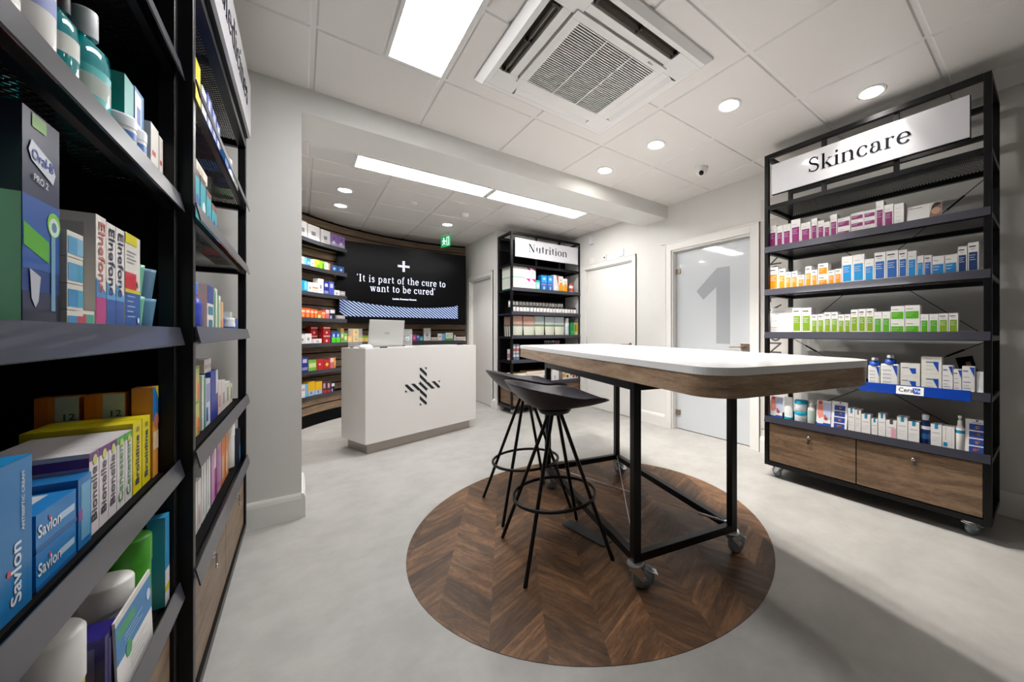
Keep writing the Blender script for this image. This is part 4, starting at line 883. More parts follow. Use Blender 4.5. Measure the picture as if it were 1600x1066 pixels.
bottle(.045,.175,'12285a','dfe3e6',SK,sk(.476),.04,zs(.42),'navy blue bottle with white cap on the bottom Skincare shelf',lab=[(.25,.45,'1c5a98'),(.62,.75,'d8dfe8')],flat=.8,capr=.72,neck=.7)
bottle(.040,.195,'eceae6','eceae6',SK,sk(.333),.035,zs(.42),'slim white pump bottle beside the right-hand four-photo card',pump=True,lab=[(.68,.8,'1a8cb8')],caph=.25)
for i,(s,w,h,l) in enumerate(((.718,.062,.175,'white bottle with blue cap, left one on the fourth Skincare shelf'),(.64,.088,.195,'wider white pump bottle with blue collar on the fourth Skincare shelf'))):
    t=empty('pump_bottle',(0,0,0)); m=MB(); m.box(-w/2,0,0,w/2,.045,h*.72,C('ecebe8')); T=FT(0,-.0004,0); hh=h*.72
    m.add([(w*.42,hh*.45,0),(w*.42,hh*.95,0),(w*.15,hh*.95,0)],[(0,1,2)],C('1b4fb4'),T)
    for k in range(4): m.add([(-w*.38,hh*(.2+.17*k),0),(w*.1,hh*(.2+.17*k),0),(w*.1,hh*(.22+.17*k),0),(-w*.38,hh*(.22+.17*k),0)],[(0,1,2,3)],C('6a7390'),T)
    m.build('body',t,bevel=.008,seg=3); m=MB(); m.lathe([(.028,h*.72),(.028,h*.86),(.012,h*.87),(.012,h*.9)],C('1b4fb4'),20,Matrix.Translation((0,.022,0))); m.build('collar',t)
    m=MB(); m.lathe([(.018,h*.9),(.018,h),(0,h)],C('eef0f4'),18,Matrix.Translation((0,.022,0))); m.box(-.007,-.012,h*.93,.007,.02,h,C('eef0f4')); m.build('pump_head',t)
    pl(t,SK,sk(s),.035,zs(.74),0,l,'bottle')
tube(SK,sk(.251),.04,.125,zs(.74),'e8eaee','e8eaee','white and blue tube at the right end of the fourth Skincare shelf',d=.03)
m=MB(); m.box(-.035,0,0,.035,.02,.19,BLKM,Matrix.Rotation(R(-14),4,'Y')); m.box(.0,-.002,.0,.02,0,.16,C('8a6a58'),Matrix.Rotation(R(-14),4,'Y')); o=m.build('brush_box'); pl(o,SK,sk(.29),.2,zs(.74)+.009,0,'leaning black brush holder behind the tubes, fourth Skincare shelf','brush holder')
m=MB(); m.lathe([(0,0),(.03,0),(.03,.07),(.02,.075),(.02,.08)],C('e6e6e4'),18); o=m.build('white_pot'); 
pl(o,SK,sk(1.19),.17,zs(.74),0,'white pot standing deep on the left of the fourth Skincare shelf','pot')
m=MB(); zb_=.74; m.add([(.585-.545+.0,-.0165,zb_-.004),(1.17,-.0165,zb_-.004),(1.17,-.0045,zb_+.048),(.04,-.0045,zb_+.048)],[(0,1,2,3)],STRIPBLUE)
m=MB(); prof=[(-.0175,zb_-.006),(-.0155,zb_-.007),(-.0035,zb_+.049),(-.0055,zb_+.050)]; a0,a1=.62,1.115
v=[(a0,y,q) for y,q in prof]+[(a1,y,q) for y,q in prof]; m.add(v,[(0,4,5,1)[::-1],(1,5,6,2)[::-1],(2,6,7,3)[::-1],(3,7,4,0)[::-1],(0,1,2,3)[::-1],(7,6,5,4)[::-1]],STRIPBLUE)
ang=math.atan2(.012,.056); T=Matrix.Translation((.865,-.0120,zb_+.021))@Matrix.Rotation(PI/2-ang,4,'X')
m.prism([(-.062,-.024),(.062,-.024),(.062,.024),(-.062,.024)],.0005,.0012,C('efeeec'),T); text(m,'Cera',C('1a2030'),T@Matrix.Translation((-.018,0,.0016)),.034,.0008); m.prism([(.018,-.016),(.047,-.016),(.047,.016),(.012,.016)],.0014,.0018,C('1b4fb4'),T); text(m,'Ve',C('dfe6f4'),T@Matrix.Translation((.033,0,.0024)),.026,.0008)
o=m.build('shelf_edge_banner',loc=(2.80,1.40,0),rot=(0,0,-PI/2)); tag(o,'blue CeraVe label rail clipped along the fourth Skincare shelf edge'.replace('CeraVe ',''),'label rail')
# nutrition: bottle rows, tins, jars
def smallbottle(): 
    t=empty('supplement_bottle',(0,0,0)); m=MB(); m.lathe([(0,0),(.0215,0),(.0225,.003),(.0225,.076),(.017,.086)],C('e6e2de'),14); m.lathe([(.0227,.016),(.0227,.028)],C('a8a4a8'),14); b=m.build('body',t); m=MB(); m.lathe([(.019,.083),(.019,.108),(0,.109)],BLK,14); c=m.build('cap',t); return t
def dup(r):
    c=r.copy(); COL.objects.link(c)
    for ch in r.children: k=ch.copy(); COL.objects.link(k); k.parent=c
    return c
m=MB(); m.box(.05,.14,0,1.05,.30,.085,BLKM); o=m.build('riser_step',loc=(2.19,4.51,zs(1.342)+GAP)); tag(o,'black riser step under the back row of small white bottles','riser')
p0=smallbottle(); first=True
for i in range(20):
    q=p0 if first else dup(p0); first=False; pl(q,NU,.075+.0535*i,.07,zs(1.342),0,'small white supplement bottle, '+nth(i)+', front row, second Nutrition shelf','bottle','small white bottles on the second Nutrition shelf')
for i in range(17):
    q=dup(p0); pl(q,NU,.075+.0535*i,.19,zs(1.342)+.0855,0,'small white supplement bottle, '+nth(i)+', raised back row, second Nutrition shelf','bottle','small white bottles on the second Nutrition shelf')
bottle(.072,.27,'e4e6ea','e0e0e0',NU,.94,.04,zs(1.022),'tall white tube bottle right of the pouches, third Nutrition shelf',neck=.8,caph=.1,capr=.8,lab=[(.3,.6,'c9d2e6')],flat=.7,name='tall_bottle')
jar(NU,1.022,.07,.16,zs(1.666),'e6e2dc','b8423a','white jar with red lid and label, right end of top Nutrition shelf',band=(.2,.5,'c25048'),lidh=.25)
for i,(s,hh) in enumerate(((.068,.11),(.122,.11))):
    for k in range(2): jar(NU,s,.05,.112,zs(.69)+k*.113,'dcdce0','9a9aa0','white pot, '+('left' if i==0 else 'right')+' pair, '+('lower' if k==0 else 'upper')+', fourth Nutrition shelf','white pots on the fourth Nutrition shelf',band=(.15,.5,'b46a70' if k else '6a86b0'),lidh=.25)
m=MB(); m.box(.58,.10,0,.90,.26,.16,BLKM); o=m.build('riser_block',loc=(2.19,4.51,zs(.69)+GAP)); tag(o,'black block raising the dark tins on the fourth Nutrition shelf','riser')
for i,s in enumerate((.62,.662,.704,.75,.80,.842)):
    jar(NU,s,.038,.105,zs(.69)+.1612,'3c3c44' if i<4 else 'a04a5c','c8c8d0' if i in(3,) else '8a8a92','small dark tin, '+nth(i)+', on the fourth Nutrition shelf' if i<4 else 'small maroon tin, '+('left' if i==4 else 'right')+' one, fourth Nutrition shelf','small tins on the fourth Nutrition shelf',d=.13,cat='tin',lidh=.2)
jar(NU,.11,.06,.15,zs(.69),'e0dcdc','d8d8d8','white pot deep inside the left end of the fourth Nutrition shelf',d=.25,band=(.2,.6,'c08088'),lidh=.2)
for k in range(4): pouch((NU[0],NU[1]),.05,.20,.275,'POUCH',zs(1.022),'grey food pouch, '+ORD[k+1]+' in the file behind the leftmost pouch','packs on the third Nutrition shelf',d=.10+.065*k)
for i in range(4):
    for k in range(2): carton(NU,.042,.042+.095,.155,'WGR',zs(1.666)+k*.1565,'white mint-striped box, '+ORD[i+1]+' in the left file, '+('lower' if k==0 else 'upper')+', top Nutrition shelf','boxes on the top Nutrition shelf',.055,.145+.057*i)
# ------------------------------------------------------------ shelves and goods on the curved wall
CZ=[2.186,1.87,1.57,1.27,.97,.65,.357]
CN=['top','second','third','fourth','fifth','sixth','lowest']
for i,z in enumerate(CZ):
    ae=126.6 if i<4 else 70.6
    if i==6: ae=80
    m=MB(); arcbox(m,1.755,RW-.002 if z>.4 else RW-.002,ae,180,z-.014,z-.002,BLKM,40); arcbox(m,1.750,1.755,ae,180,z-.040 if i<6 else z-.03,z+.006,mat('curved_shelf_rail','3a3a40',.25,coat=.5),40)
    o=m.build('wall_shelf'); tag(o,CN[i]+' of seven curved black shelves on the slatted wooden wall','shelf','curved shelves on the slatted wall')
CST={'cW':('e6e4e4',[('F',.3,.35,.65,.6,'8a8a98'),('F',.3,.2,.7,.25,'b0b0ba')],'white box'),
'cP':('8d6cb0',[('F',0,.0,1,.35,'b8a6cc'),('F','disc',.45,.35,.022,'e4dcec'),('F',.4,.6,.6,.8,'6a4a94')],'purple box'),
'cWB':('e4e6ea',[('F',.55,0,1,1,'6fb4d8'),('F',.1,.5,.5,.7,'e09a80')],'white and pale blue box'),'cB':('3f8fce',[('F',.2,.3,.8,.6,'a8d4ee')],'light blue box'),
'cYG':('cfe04a',[('F',.5,0,1,.5,'6ac82a')],'yellow-green box'),'cGR':('8fd42a',[('F',.5,.1,.9,.8,'3f9a2a')],'bright green box'),
'cOR':('d87a4a',[('F',.0,.0,.3,1,'ece4dc')],'orange and white box'),'cN':('2a4a7a',[('F','disc',.5,.5,.018,'8fb0d8')],'navy box with a round motif'),
'cCY':('1a90b8',[('F',.5,.2,.9,.9,'6fc4dc')],'cyan box'),'cWO':('e8e0d8',[('F',0,.45,1,.6,'d8894a'),('F',0,.2,1,.25,'e0a070')],'white box with orange band'),
'cNV':('2c2f8a',[('F',.2,.6,.8,.85,'c8cce8'),('F',.1,.1,.9,.3,'8a8ac0')],'deep blue box'),'cBL':('4a5cc0',[('F',.2,.55,.8,.85,'c0c8ec')],'mid-blue box'),
'cGY':('a8a4a8',[('F',.2,.5,.8,.7,'d8c8cc'),('F',0,0,1,.3,'8f8c94')],'grey box'),'cORR':('e4552a',[('F',.1,.55,.9,.8,'f2c8a0'),('F',.3,0,.7,.45,'f0a83a')],'orange-red box'),
'cORY':('d86a2a',[('F',0,0,1,.5,'b8c07a'),('F',.2,.1,.6,.4,'e8e0a0')],'orange and green box'),'cPK':('cc6a78',[('F',0,.6,1,1,'e0c0c4')],'dusky pink box'),
'cBW':('1e2030',[('F',.1,.6,.9,.95,'e0dce0'),('F',.1,.0,.4,.35,'a8c0e0')],'black and white box'),'cRR':('b8201e',[('F',0,.78,1,.9,'ecd8d0'),('F',.35,.15,.6,.4,'f0d0c8'),('S',.1,.3,.5,.7,'7a1418')],'red box with white stripe'),
'cBG':('2f4fa0',[('F',0,0,1,.5,'55d42a'),('F',.3,.55,.7,.8,'c0d0ec')],'blue and lime box'),'cGO':('8aa060',[('F',0,.8,1,1,'c8803a'),('F',.2,.35,.8,.6,'c8d8b0'),('F',.3,.15,.7,.3,'5a6a50')],'sage green box'),
'cG':('7ab04a',[('F',.1,.3,.9,.7,'c8d890')],'green box'),'cO':('e0922a',[('F',.2,.3,.7,.7,'f0c860')],'orange box'),'cYO':('e0a818',[('F',0,.7,1,1,'a8a832'),('F',.4,.3,.7,.6,'7a3a1a')],'yellow-orange box'),
'cGY2':('b0b03a',[('F',0,.7,1,1,'6a8a3a'),('F',0,.1,1,.3,'e08a5a')],'olive and yellow box'),'cMG':('d0407a',[('F',.3,.3,.7,.7,'f0a0c0')],'magenta box'),'cTG':('3aa890',[('F',.2,.2,.8,.6,'a0dcd0')],'teal green box'),
'cWG':('e0e2da',[('F',0,0,1,.28,'58b84a'),('F','disc',.3,.6,.008,'6a6a3a'),('F','disc',.8,.75,.006,'2a2a2a')],'white box with green base'),'cR':('c02430',[('F','disc',.4,.5,.012,'f0c8c8')],'red box'),
'cRY':('b8282a',[('F','disc',.5,.5,.022,'e0c02a')],'red box with yellow disc'),'cBR':('6a4a38',[('F',.2,.3,.8,.7,'a08060')],'brown box'),'cY':('e8b41a',[('F',.0,.0,1,.35,'a8c0d8'),('F',.3,.1,.5,.3,'4a7ab0'),('T',0,0,1,1,'f0c42a')],'yellow box with blue base'),
'cBP':('4a2c38',[('F',.0,.0,1,.2,'b83040'),('F',.2,.4,.7,.8,'c8a0b0')],'dark plum box')}
def apl(o,a,r,z): p=apt(r,a); o.location=(*p,z+GAP); o.rotation_euler=(0,0,R(a-90)); return o
for ci,key in enumerate(('c1','c2','c3','c4','c5','c6','c7')):
    for i,(a0,a1,h,st,n) in enumerate(TAB2[key]):
        base,deco,look=CST[st]; r=1.79
        if st=='cRR' : r=1.81
        if key=='c5' and i==2: r=1.765
        if key=='c6' and st=='cBR': r=1.90
        if key=='c5' and i==3: pass
        w=abs(a0-a1)*PI/180*r-.002
        if w<.012: w=.012
        am=(a0+a1)/2
        if key=='c5' and i==3: r=1.885; 
        for k in range(n):
            hh=max(h,.05)/n-.0006; o=carton_mb(w,.065 if r<1.85 else .06,hh,base,deco).build('box'); apl(o,am,r,CZ[ci]+k*(hh+.0006))
            pos='' if n==1 else ', '+('lower' if k==0 else 'upper')+' in stack'
            tag(o,look+', '+nth(i)+pos+', '+CN[ci]+' curved wall shelf','box','boxes on the '+CN[ci]+' curved shelf')
# ------------------------------------------------------------ goods on the two left units
L1=(U1[0],U1[1]); L2=(U2[0],U2[1]); 
def lc(fr,y0,y1,h,z,base,deco,label,dep=.07,d=.02,name='carton',cat='box',group=None,bev=0):
    o0=fr[0][1]; m=carton_mb(abs(y1-y0)-.0012,dep,h-.0006,base,deco); o=m.build(name,bevel=bev); pl(o,fr,(y0+y1)/2-o0,d,z,0,label,cat,group); return o
zl=[zs(v) for v in LV_L]; zq=[zs(v) for v in LV_1]
A='second shelf from top of the near left unit'; 
g='toiletries on the near left unit'  # near-unit positions and sizes below mostly scaled about the camera, stored as plain numbers
# shelf z=1.43 : mouthwash etc.
tl=mat('teal_liquid','0c8f96',.08,alpha=.93,coat=.6)
bottle(.085,.225,'e0dcd6','1a1416',L1,0.775-.23,.014,zq[3],'white bottle with red base band and dark cap, top left corner','bottle',g,lab=[(.02,.16,'b3262c'),(.45,.62,'b8c4cc'),(.3,.36,'8a94a8')],neck=.6,capr=.6,caph=.12)
bottle(.062,.19,'dcdad8','1a1416',L1,0.862-.23,.014,zq[3],'smaller white bottle with dark cap beside the red-banded one','bottle',g,lab=[(.02,.08,'b3262c'),(.55,.7,'8f9ad0')],neck=.6,capr=.6,caph=.12)
for i,(y,w,h,d,l) in enumerate(((.945,.09,.27,.075,'largest teal mouthwash bottle behind the small white bottle'),(.930,.055,.175,.014,'middle teal mouthwash bottle with pale label'),(1.085,.095,.235,.024,'teal mouthwash bottle with clear ribbed cap'))):
    bottle(w,h,'0c8f96','b8bcc0' if i!=1 else '2a2a2e',L1,y-.23,d,zq[3],l,'bottle',g,lab=[(.3,.66,'1aa6a8'),(.40,.58,'dce4da')] if i!=1 else [(.5,.7,'c8ccc4')],neck=.36,capr=.34,caph=.2,flat=.6,alpha_mat=tl)
lc(L1,1.172,1.225,0.1825,zq[3],'0f8f86',[('F',.1,.1,.9,.5,'12a59a')],'teal green carton right of the ribbed-cap bottle',d=0.027,group=g)
lc(L1,1.230,1.289,0.1878,zq[3],'3f7fb4',[('F',0,.3,.7,.95,'d8dfe8'),('F',.2,.6,.6,.8,'3a5ab0')],'blue and white carton beside the teal one',d=0.027,group=g)
for i,y in enumerate((1.125,1.185)): jar(L1,y-.23,.055,.075,zq[3],'e4e4e4','dfe3ea','low white tub with blue band, '+('left' if i==0 else 'right')+' of two on the mouthwash shelf',g,d=.0,band=(.4,.6,'3a6ab4'),lidh=.3)
lc(L1,1.300,1.359,0.1450,zq[3],'e8e2da',[('F',.15,.5,.6,.58,'c8505a'),('F',.05,.05,.3,.35,'3f9a5a'),('S',.1,.1,.9,.9,'e2ddd2'),('F',.4,0,.6,.3,'4a9ad0')],'white carton with red print, left of the end pair',d=0.019,dep=0.096,group=g)
lc(L1,1.364,1.395,0.1397,zq[3],'e8e2da',[('F',.15,.5,.7,.58,'c8505a'),('F',.6,0,.85,.4,'3f8ac0')],'white carton with red print at the end of the mouthwash shelf',d=0.019,dep=0.096,group=g)
# shelf z=1.10 : toothbrushes
lc(L1,0.700,0.752,0.2612,zq[2],'a8d8c0',[('F',.1,.1,.9,.9,'bfe6d0'),('S',0,.55,1,1,'0a1430'),('S',.1,.1,.5,.4,'9fd0b8')],'mint and dark carton cut by the left edge of the photo',dep=0.086,d=0.019,group=g)
ob=[('F',0,.62,1,1,'0e1a44'),('F',0,.30,1,.62,'12509e'),('F',0,0,1,.2,'0a1230'),('F','poly',[(.02,.40),(.68,.34),(.68,.44),(.02,.50)],'4fa81c'),('F','disc',.82,.53,.017,'7fc42a'),('F','disc',.82,.52,.013,'cfdfe0'),('F','disc',.82,.52,.007,'5a8a98'),('F',.74,.12,.86,.5,'6f9fb8'),('F','poly',[(.16,.30),(.44,.27),(.38,.16),(.3,.13),(.2,.17)],'b8bcc4'),('F',.22,.93,.6,.99,'6aa82a'),('F','poly',[(.12,.82),(.2,.87),(.75,.82),(.85,.77),(.78,.72),(.2,.78)],'c4ccd8'),('S',0,0,1,1,'0c1634'),('S',.3,.75,.7,.8,'c8ccd4'),('S',.55,.05,1,.62,'9fc8b0'),('F','Oral-B',.48,.798,.019,'1c3f9c',-7,.0006),('F','PRO 2',.42,.70,.013,'c8ccd4',-7,.0005)]
lc(L1,0.794,0.884,0.2912,zq[2],'0f3a7c',ob,'tall dark blue electric toothbrush carton on the far left',dep=0.096,d=0.017,group=g,name='toothbrush_carton')
for k in range(4): lc(L1,.889,.940,.0385,zq[2]+.0390*k,'d4d2c8',[('S',.1,.2,.9,.85,'b8b8b4'),('S',.3,.2,.34,.85,'6a6a70'),('F',.05,.12,.6,.8,'2f86b8' if k<2 else '4f9ac4'),('F',.6,.12,.98,.8,'b83040' if k==0 else '3f9ab8' if k<3 else '7fb4d0')],'small white carton, '+('bottom','second','third','top')[k]+' of the stack of four by the toothbrush carton',dep=.075,d=.012,group=g)
lc(L1,0.944,1.005,0.0413,zq[2],'d8d6cc',[('F',.1,.2,.5,.85,'b83040'),('F',.5,.2,.95,.85,'2a9a84')],'low white carton with red and green print',dep=0.075,d=0.019,group=g)
def euth(c1,c2,side): return [('F',0,0,1,.32,c1),('F','poly',[(0,.32),(1,.32),(1,.36),(.0,.48)],c2),('F','Elnefone',.5,.66,.036,'28264a' if side else 'c06a60',-90,.0007),('F','disc',.5,.04,.004,'d83030'),('S',.1,.08,.45,.92,'b4b4b0'),('S',.55,.08,.9,.92,'bcbcb8'),('S',.48,.08,.5,.92,'6a6a80'),('S',0,.60,1,.62,'e6e4da')]
lc(L1,1.010,1.052,0.2077,zq[2],'e4e0da',euth('b8307a','4a8ac4',0),'tall white carton with pink base, left of the Elnefone trio'.replace('Elnefone','slim'),dep=0.123,d=0.019,group=g)
lc(L1,1.053,1.094,0.2045,zq[2],'e4e0da',euth('23509c','5a9ad0',1),'tall white carton with blue base, middle of the slim trio',dep=0.080,d=0.019,group=g)
lc(L1,1.095,1.137,0.2045,zq[2],'e4e0da',euth('23509c','5a9ad0',1),'tall white carton with blue base, right of the slim trio',dep=0.080,d=0.019,group=g)
lc(L1,1.141,1.228,0.2056,zq[2],'e0dcd4',[('F',0,0,1,.42,'14529c'),('F',0,.42,1,.455,'d8c41e'),('F',.0,.455,.72,.62,'c8242e'),('F','poly',[(0,1),(.0,.9),(.75,.9),(.75,1)],'d8cc1a'),('F',0,0,1,.03,'c8342e')]+lines(.1,.7,.82,4,'9a98a0',.035,.01)+lines(.1,.6,.38,5,'a8c0e0',.05,.01)+[('F','disc',.8,.15,.006,'e8eef4'),('F','disc',.82,.53,.008,'e8d8d4')],'wide carton with red flash and blue base beside the cups',dep=0.080,d=0.019,group=g)
def cup(y,z,col,label,w=.07,h=.085,d=.02):
    t=MB(); r=w/2; t.lathe([(0,0),(r*.72,0),(r*.78,.006),(r*.97,h*.9),(r,h),(r*.94,h),(r*.72,.01),(0,.008)],mat('cup_'+col,col,.3,alpha=.93),26); o=t.build('plastic_cup'); pl(o,L1,y-.23,d+r,z,0,label,'cup','stacked plastic cups')
cup(1.262,zq[2],'6fbfa0','lower mint green plastic cup',.06); cup(1.262,zq[2]+.07,'6fbfa0','upper mint green plastic cup',.06)
cup(1.345,zq[2],'5a92b8','lower blue plastic cup at the end of the shelf',.078); cup(1.345,zq[2]+.07,'5a86a8','upper blue plastic cup at the end of the shelf',.078)
lc(L1,1.340,1.395,0.2452,zq[2],'6a0f14',[],'dark red carton behind the blue cups',dep=0.05,d=0.115,group=g)
# shelf z=.76 : creams and cartons
lc(L1,0.704,0.838,0.1920,zq[1],'1473b0',[('F','Savlon',.74,.27,.030,'e4e8ec',90,.0008),('F','ANTISEPTIC CREAM',.84,.72,.0085,'cfd8e0',90,.0003),('F','disc',.62,.30,.004,'d83a4a'),('T',0,0,1,1,'1a86c4')],'large blue antiseptic cream carton on the far left',dep=0.110,d=0.024,group=g)
for k in range(2): lc(L1,.852,.965,.052,zq[1]+k*.0525,'1c7cc0',[('F','Savlon',.3,.5,.024,'e4e8ec',0,.0006),('F',.55,.4,.95,.6,'b4cce0'),('F','disc',.3,.72,.003,'d83a4a'),('T',.3,.2,.9,.6,'c8ccd0'),('F',0,0,1,.12,'0f5a9a')],'flat blue antiseptic carton, '+('lower' if k==0 else 'upper')+' of two',dep=.11,d=.026,group=g)
lc(L1,0.975,1.023,0.1150,zq[1],'1a72b4',[('F',.2,.1,.9,.9,'6aa8cc'),('F',.0,.4,.3,.55,'8a4a9a'),('S',.25,.2,.75,.75,'b4b6b8')],'small blue carton with a barcode beside the flat blue pair',dep=0.083,d=0.027,group=g)
bottle(.075,.235,'0f4a9a','0c2f74',L1,0.900-.23,.15,zq[1],'dark blue bottle with pale crescent label behind the blue cartons','bottle',g,lab=[(.3,.75,'6f9ac8')],flat=.6,capr=.7,neck=.75)
def pur(g_=0,t='Anusol'): return [('F',.0,.90,1,1,'6a2a7a' if not g_ else '4aa84a'),('F','disc',.55,.90,.009,'c4cc6a'),('F',t,.5,.48,.030,'4a4450' if not g_ else '5a9a5a',90,.0006),('S',0,.84,1,.95,'6a2a7a'),('S',0,.1,1,.84,'b8a8c8'),('S',.2,.2,.8,.7,'c8ccdc'),('T',0,0,1,1,'d8d2d4')]
for i,(y0,y1,gg,tx) in enumerate(((1.025,1.064,0,'Bionelle'),(1.065,1.104,0,'Bionelle'),(1.105,1.144,0,'Bionelle'),(1.145,1.186,1,'Canesten'),(1.187,1.228,1,'Canesten'))):
    lc(L1,y0,y1,.144,zq[1],'ddd6d8',pur(gg,tx),('white carton with purple top, '+nth(i) if not gg else 'white carton with green top, '+('left' if i==3 else 'right')+' one')+' beside the yellow cartons',dep=.125,d=.030,group=g)
for i,(y0,y1) in enumerate(((1.232,1.288),(1.291,1.347))):
    lc(L1,y0,y1,.156,zq[1],'e0d014',[('F','Brolidine',.5,.45,.030,'20307a',90,.0008),('F',.35,.85,.7,.92,'8a8a30'),('S',0,0,1,1,'d6c412')],'bright yellow carton, '+('left' if i==0 else 'right')+' of two',dep=.14,d=.030,group=g)
for i,(d,) in enumerate(((.070,),(.135,))):
    lc(L1,1.352,1.39,.21,zq[1],'e08a2a',[('S','poly',[(0,0),(.35,0),(.25,.6),(0,1)] if 0 else [(.0,0),(.45,0),(.35,.6),(.1,1),(0,1)],'d8b090'),('S',.45,0,1,1,'2a90a8'),('S',.45,.6,1,1,'b8c8cc'),('S','12',.75,.78,.02,'1c5a70',0,.0006),('S',.0,.0,.3,1,'d87a1a')],'orange and teal carton, '+('nearer' if i==0 else 'farther')+' of two behind the yellow cartons',dep=.058,d=d,group=g)
lc(L1,1.352,1.395,0.2195,zq[1],'d8923a',[('F',0,.62,1,1,'1470b8'),('F','poly',[(.4,1),(1,1),(1,.85)],'e4d41a'),('F','disc',.6,.62,.018,'c4785a'),('F',0,.3,1,.5,'dfc4a0')],'orange and blue carton with a face print at the shelf end',dep=0.033,d=0.027,group=g)
for i,(y0,d) in enumerate(((.98,.26),(1.12,.26))): lc(L1,y0,y0+.12,.22,zq[1],'2c3a34',[('F',.1,.1,.9,.5,'3a4a40'),('F',.2,.7,.8,.9,'8aa0a0')],'dark green carton at the back, '+('left' if i==0 else 'right')+' one, above the purple-topped cartons',dep=.05,d=d,group=g)
# shelf z=.44 : tubs
lc(L1,1.356,1.394,0.2200,zq[0],'2f94c4',[('F',0,0,1,.4,'dfe0e4'),('F',0,.15,1,.22,'d8c41e')],'tall blue and white carton at the end of the lowest shelf',dep=0.03,d=0.008,group=g)
jar(L1,1.312-.23,.082,.205,zq[0],'46a826','3f9a24','tall green jar on the lowest shelf of the near unit',g,d=.02,band=(.0,.35,'c8c020'),lidh=.3)
jar(L1,1.205-.23,.085,.165,zq[0],'dedcd6','e4e2de','white wipes tub behind the promotional card',g,d=.022,band=(.1,.6,'2a7ab0'),lidh=.3)
jar(L1,1.10-.23,.085,.155,zq[0],'d0cec8','d8d6d0','white tub second in line behind the promotional card',g,d=.08,band=(.1,.6,'134a7a'),lidh=.35)
card(L1,1.05-.23,1.245-.23,.15,zq[0],[('F',0,.45,1,.93,'1478b8'),('F',.05,.72,.5,.85,'1f9a5a'),('F','disc',.3,.45,.016,'1f9a5a'),('F','disc',.9,.7,.012,'c8dcec'),('F',.0,.93,1,1,'dcdad4')]+lines(.2,.7,.66,3,'a8cce4',.05,.012)+lines(.3,.8,.35,4,'b8b6b0',.06,.012),'white and blue promotional card in front of the white tubs','card',d=.004,tilt=2,name='promotional_card')
lc(L1,1.023,1.084,0.1455,zq[0],'261c72',[('F',.3,.1,.8,.9,'7a74a0'),('F',.0,.0,.25,1,'1c1460'),('S',.2,.2,.8,.9,'5a548a')],'deep purple carton beside the wide white cap jar',dep=0.055,d=0.013,group=g)
jar(L1,0.974-.23,.10,.20,zq[0],'e0d832','e0dedb','jar with wide white cap and yellow label on the lowest shelf',g,d=.02,band=(.45,.52,'2a2a20'),lidh=.42)
lc(L1,0.842,0.915,0.1290,zq[0],'123a6a',[('F',.5,.1,.9,.8,'5a7a9a')],'navy carton at the bottom left edge of the photo',dep=0.055,d=0.013,group=g)
# ---- far left unit (Medicines)
g2='medicines on the far left unit'
def lrow(z,items,shelf,d=.022,k=1.0,e_=0):
    for i,(y0,y1,h,c,deco,look,*e) in enumerate(items):
        dd=(e[0] if e else d)+e_; y0,y1=y0*k,min(y1*k,2.61)
        lc(L2,y0,y1,h,z,c,deco,look+', '+nth(i)+' on the '+shelf,dep=e[1] if len(e)>1 else .08,d=dd,group=g2)
lrow(zl[4],[(1.50,1.60,.165,'e0cc14',[('S',.2,.2,.8,.8,'d8d2c0'),('F',0,0,.2,1,'d8d2c0')],'yellow box'),(1.62,1.69,.13,'dfdfe2',[('F',.2,.3,.8,.6,'b0b0c0')],'white box'),(1.70,1.78,.15,'1c3aa0',[('F',.3,.1,.6,.9,'c4ccec')],'blue and white box'),(1.79,1.86,.14,'1c3aa0',[('F',.3,.1,.6,.9,'8a9ad8')],'blue box'),(1.87,1.94,.13,'2a4ab0',[('F',.3,.1,.6,.9,'c4ccec')],'mid-blue box'),(2.06,2.14,.10,'2a70b8',[],'light blue box')],'topmost shelf under Medicines',k=1.045)
bottle(.085,.125,'2c3fae','e8e8ea',L2,2.34-1.435,.02,zl[4],'blue bottle with wide white cap on the topmost shelf under Medicines','bottle',g2,lab=[(.3,.7,'c8d0ee')],capr=.9,neck=.8)
jar(L2,2.53-1.435,.08,.10,zl[4],'a8c8a0','c8dcc0','pale green tub at the far end of the topmost shelf under Medicines',g2)
lrow(zl[3],[(1.50,1.58,.165,'0f9aa8',[('F',0,.88,1,1,'5a2a1c'),('F','disc',.6,.4,.025,'1c4aa0'),('S',.1,.2,.9,.8,'1486a0')],'teal box with brown top'),(1.59,1.67,.165,'0f9aa8',[('F',0,.88,1,1,'5a2a1c'),('F','disc',.6,.4,.025,'dfe6ea')],'teal box with brown top'),(1.68,1.76,.15,'0f9aa8',[('F',0,.86,1,1,'6a321c'),('F','disc',.5,.3,.025,'1c4aa0')],'teal box with brown top'),(1.77,1.86,.13,'12a0ac',[('F',0,.84,1,1,'7a3a20'),('F','disc',.5,.4,.025,'1c4aa0')],'teal box with brown top'),(2.13,2.20,.055,'c8302c',[('F',.2,.3,.8,.6,'f0c0b8')],'low red box'),(2.21,2.27,.055,'e09a8c',[],'low pink box'),(2.28,2.35,.055,'e0682a',[],'low orange box'),(2.36,2.42,.055,'f0a81e',[],'low amber box')],'second shelf down, Medicines unit',k=1.05)
lc(L2,1.63,1.80,.035,zl[3]+.1652,'e4dcd0',[('F',.1,.2,.6,.8,'c8b8a0')],'white carton lying on top of the teal boxes',dep=.06,d=.025,group=g2)
bottle(.07,.085,'1c50b4','1a4aa8',L2,2.02-1.435,.02,zl[3],'small blue bottle right of the teal boxes','bottle',g2,lab=[(.2,.5,'a8c4ec')])
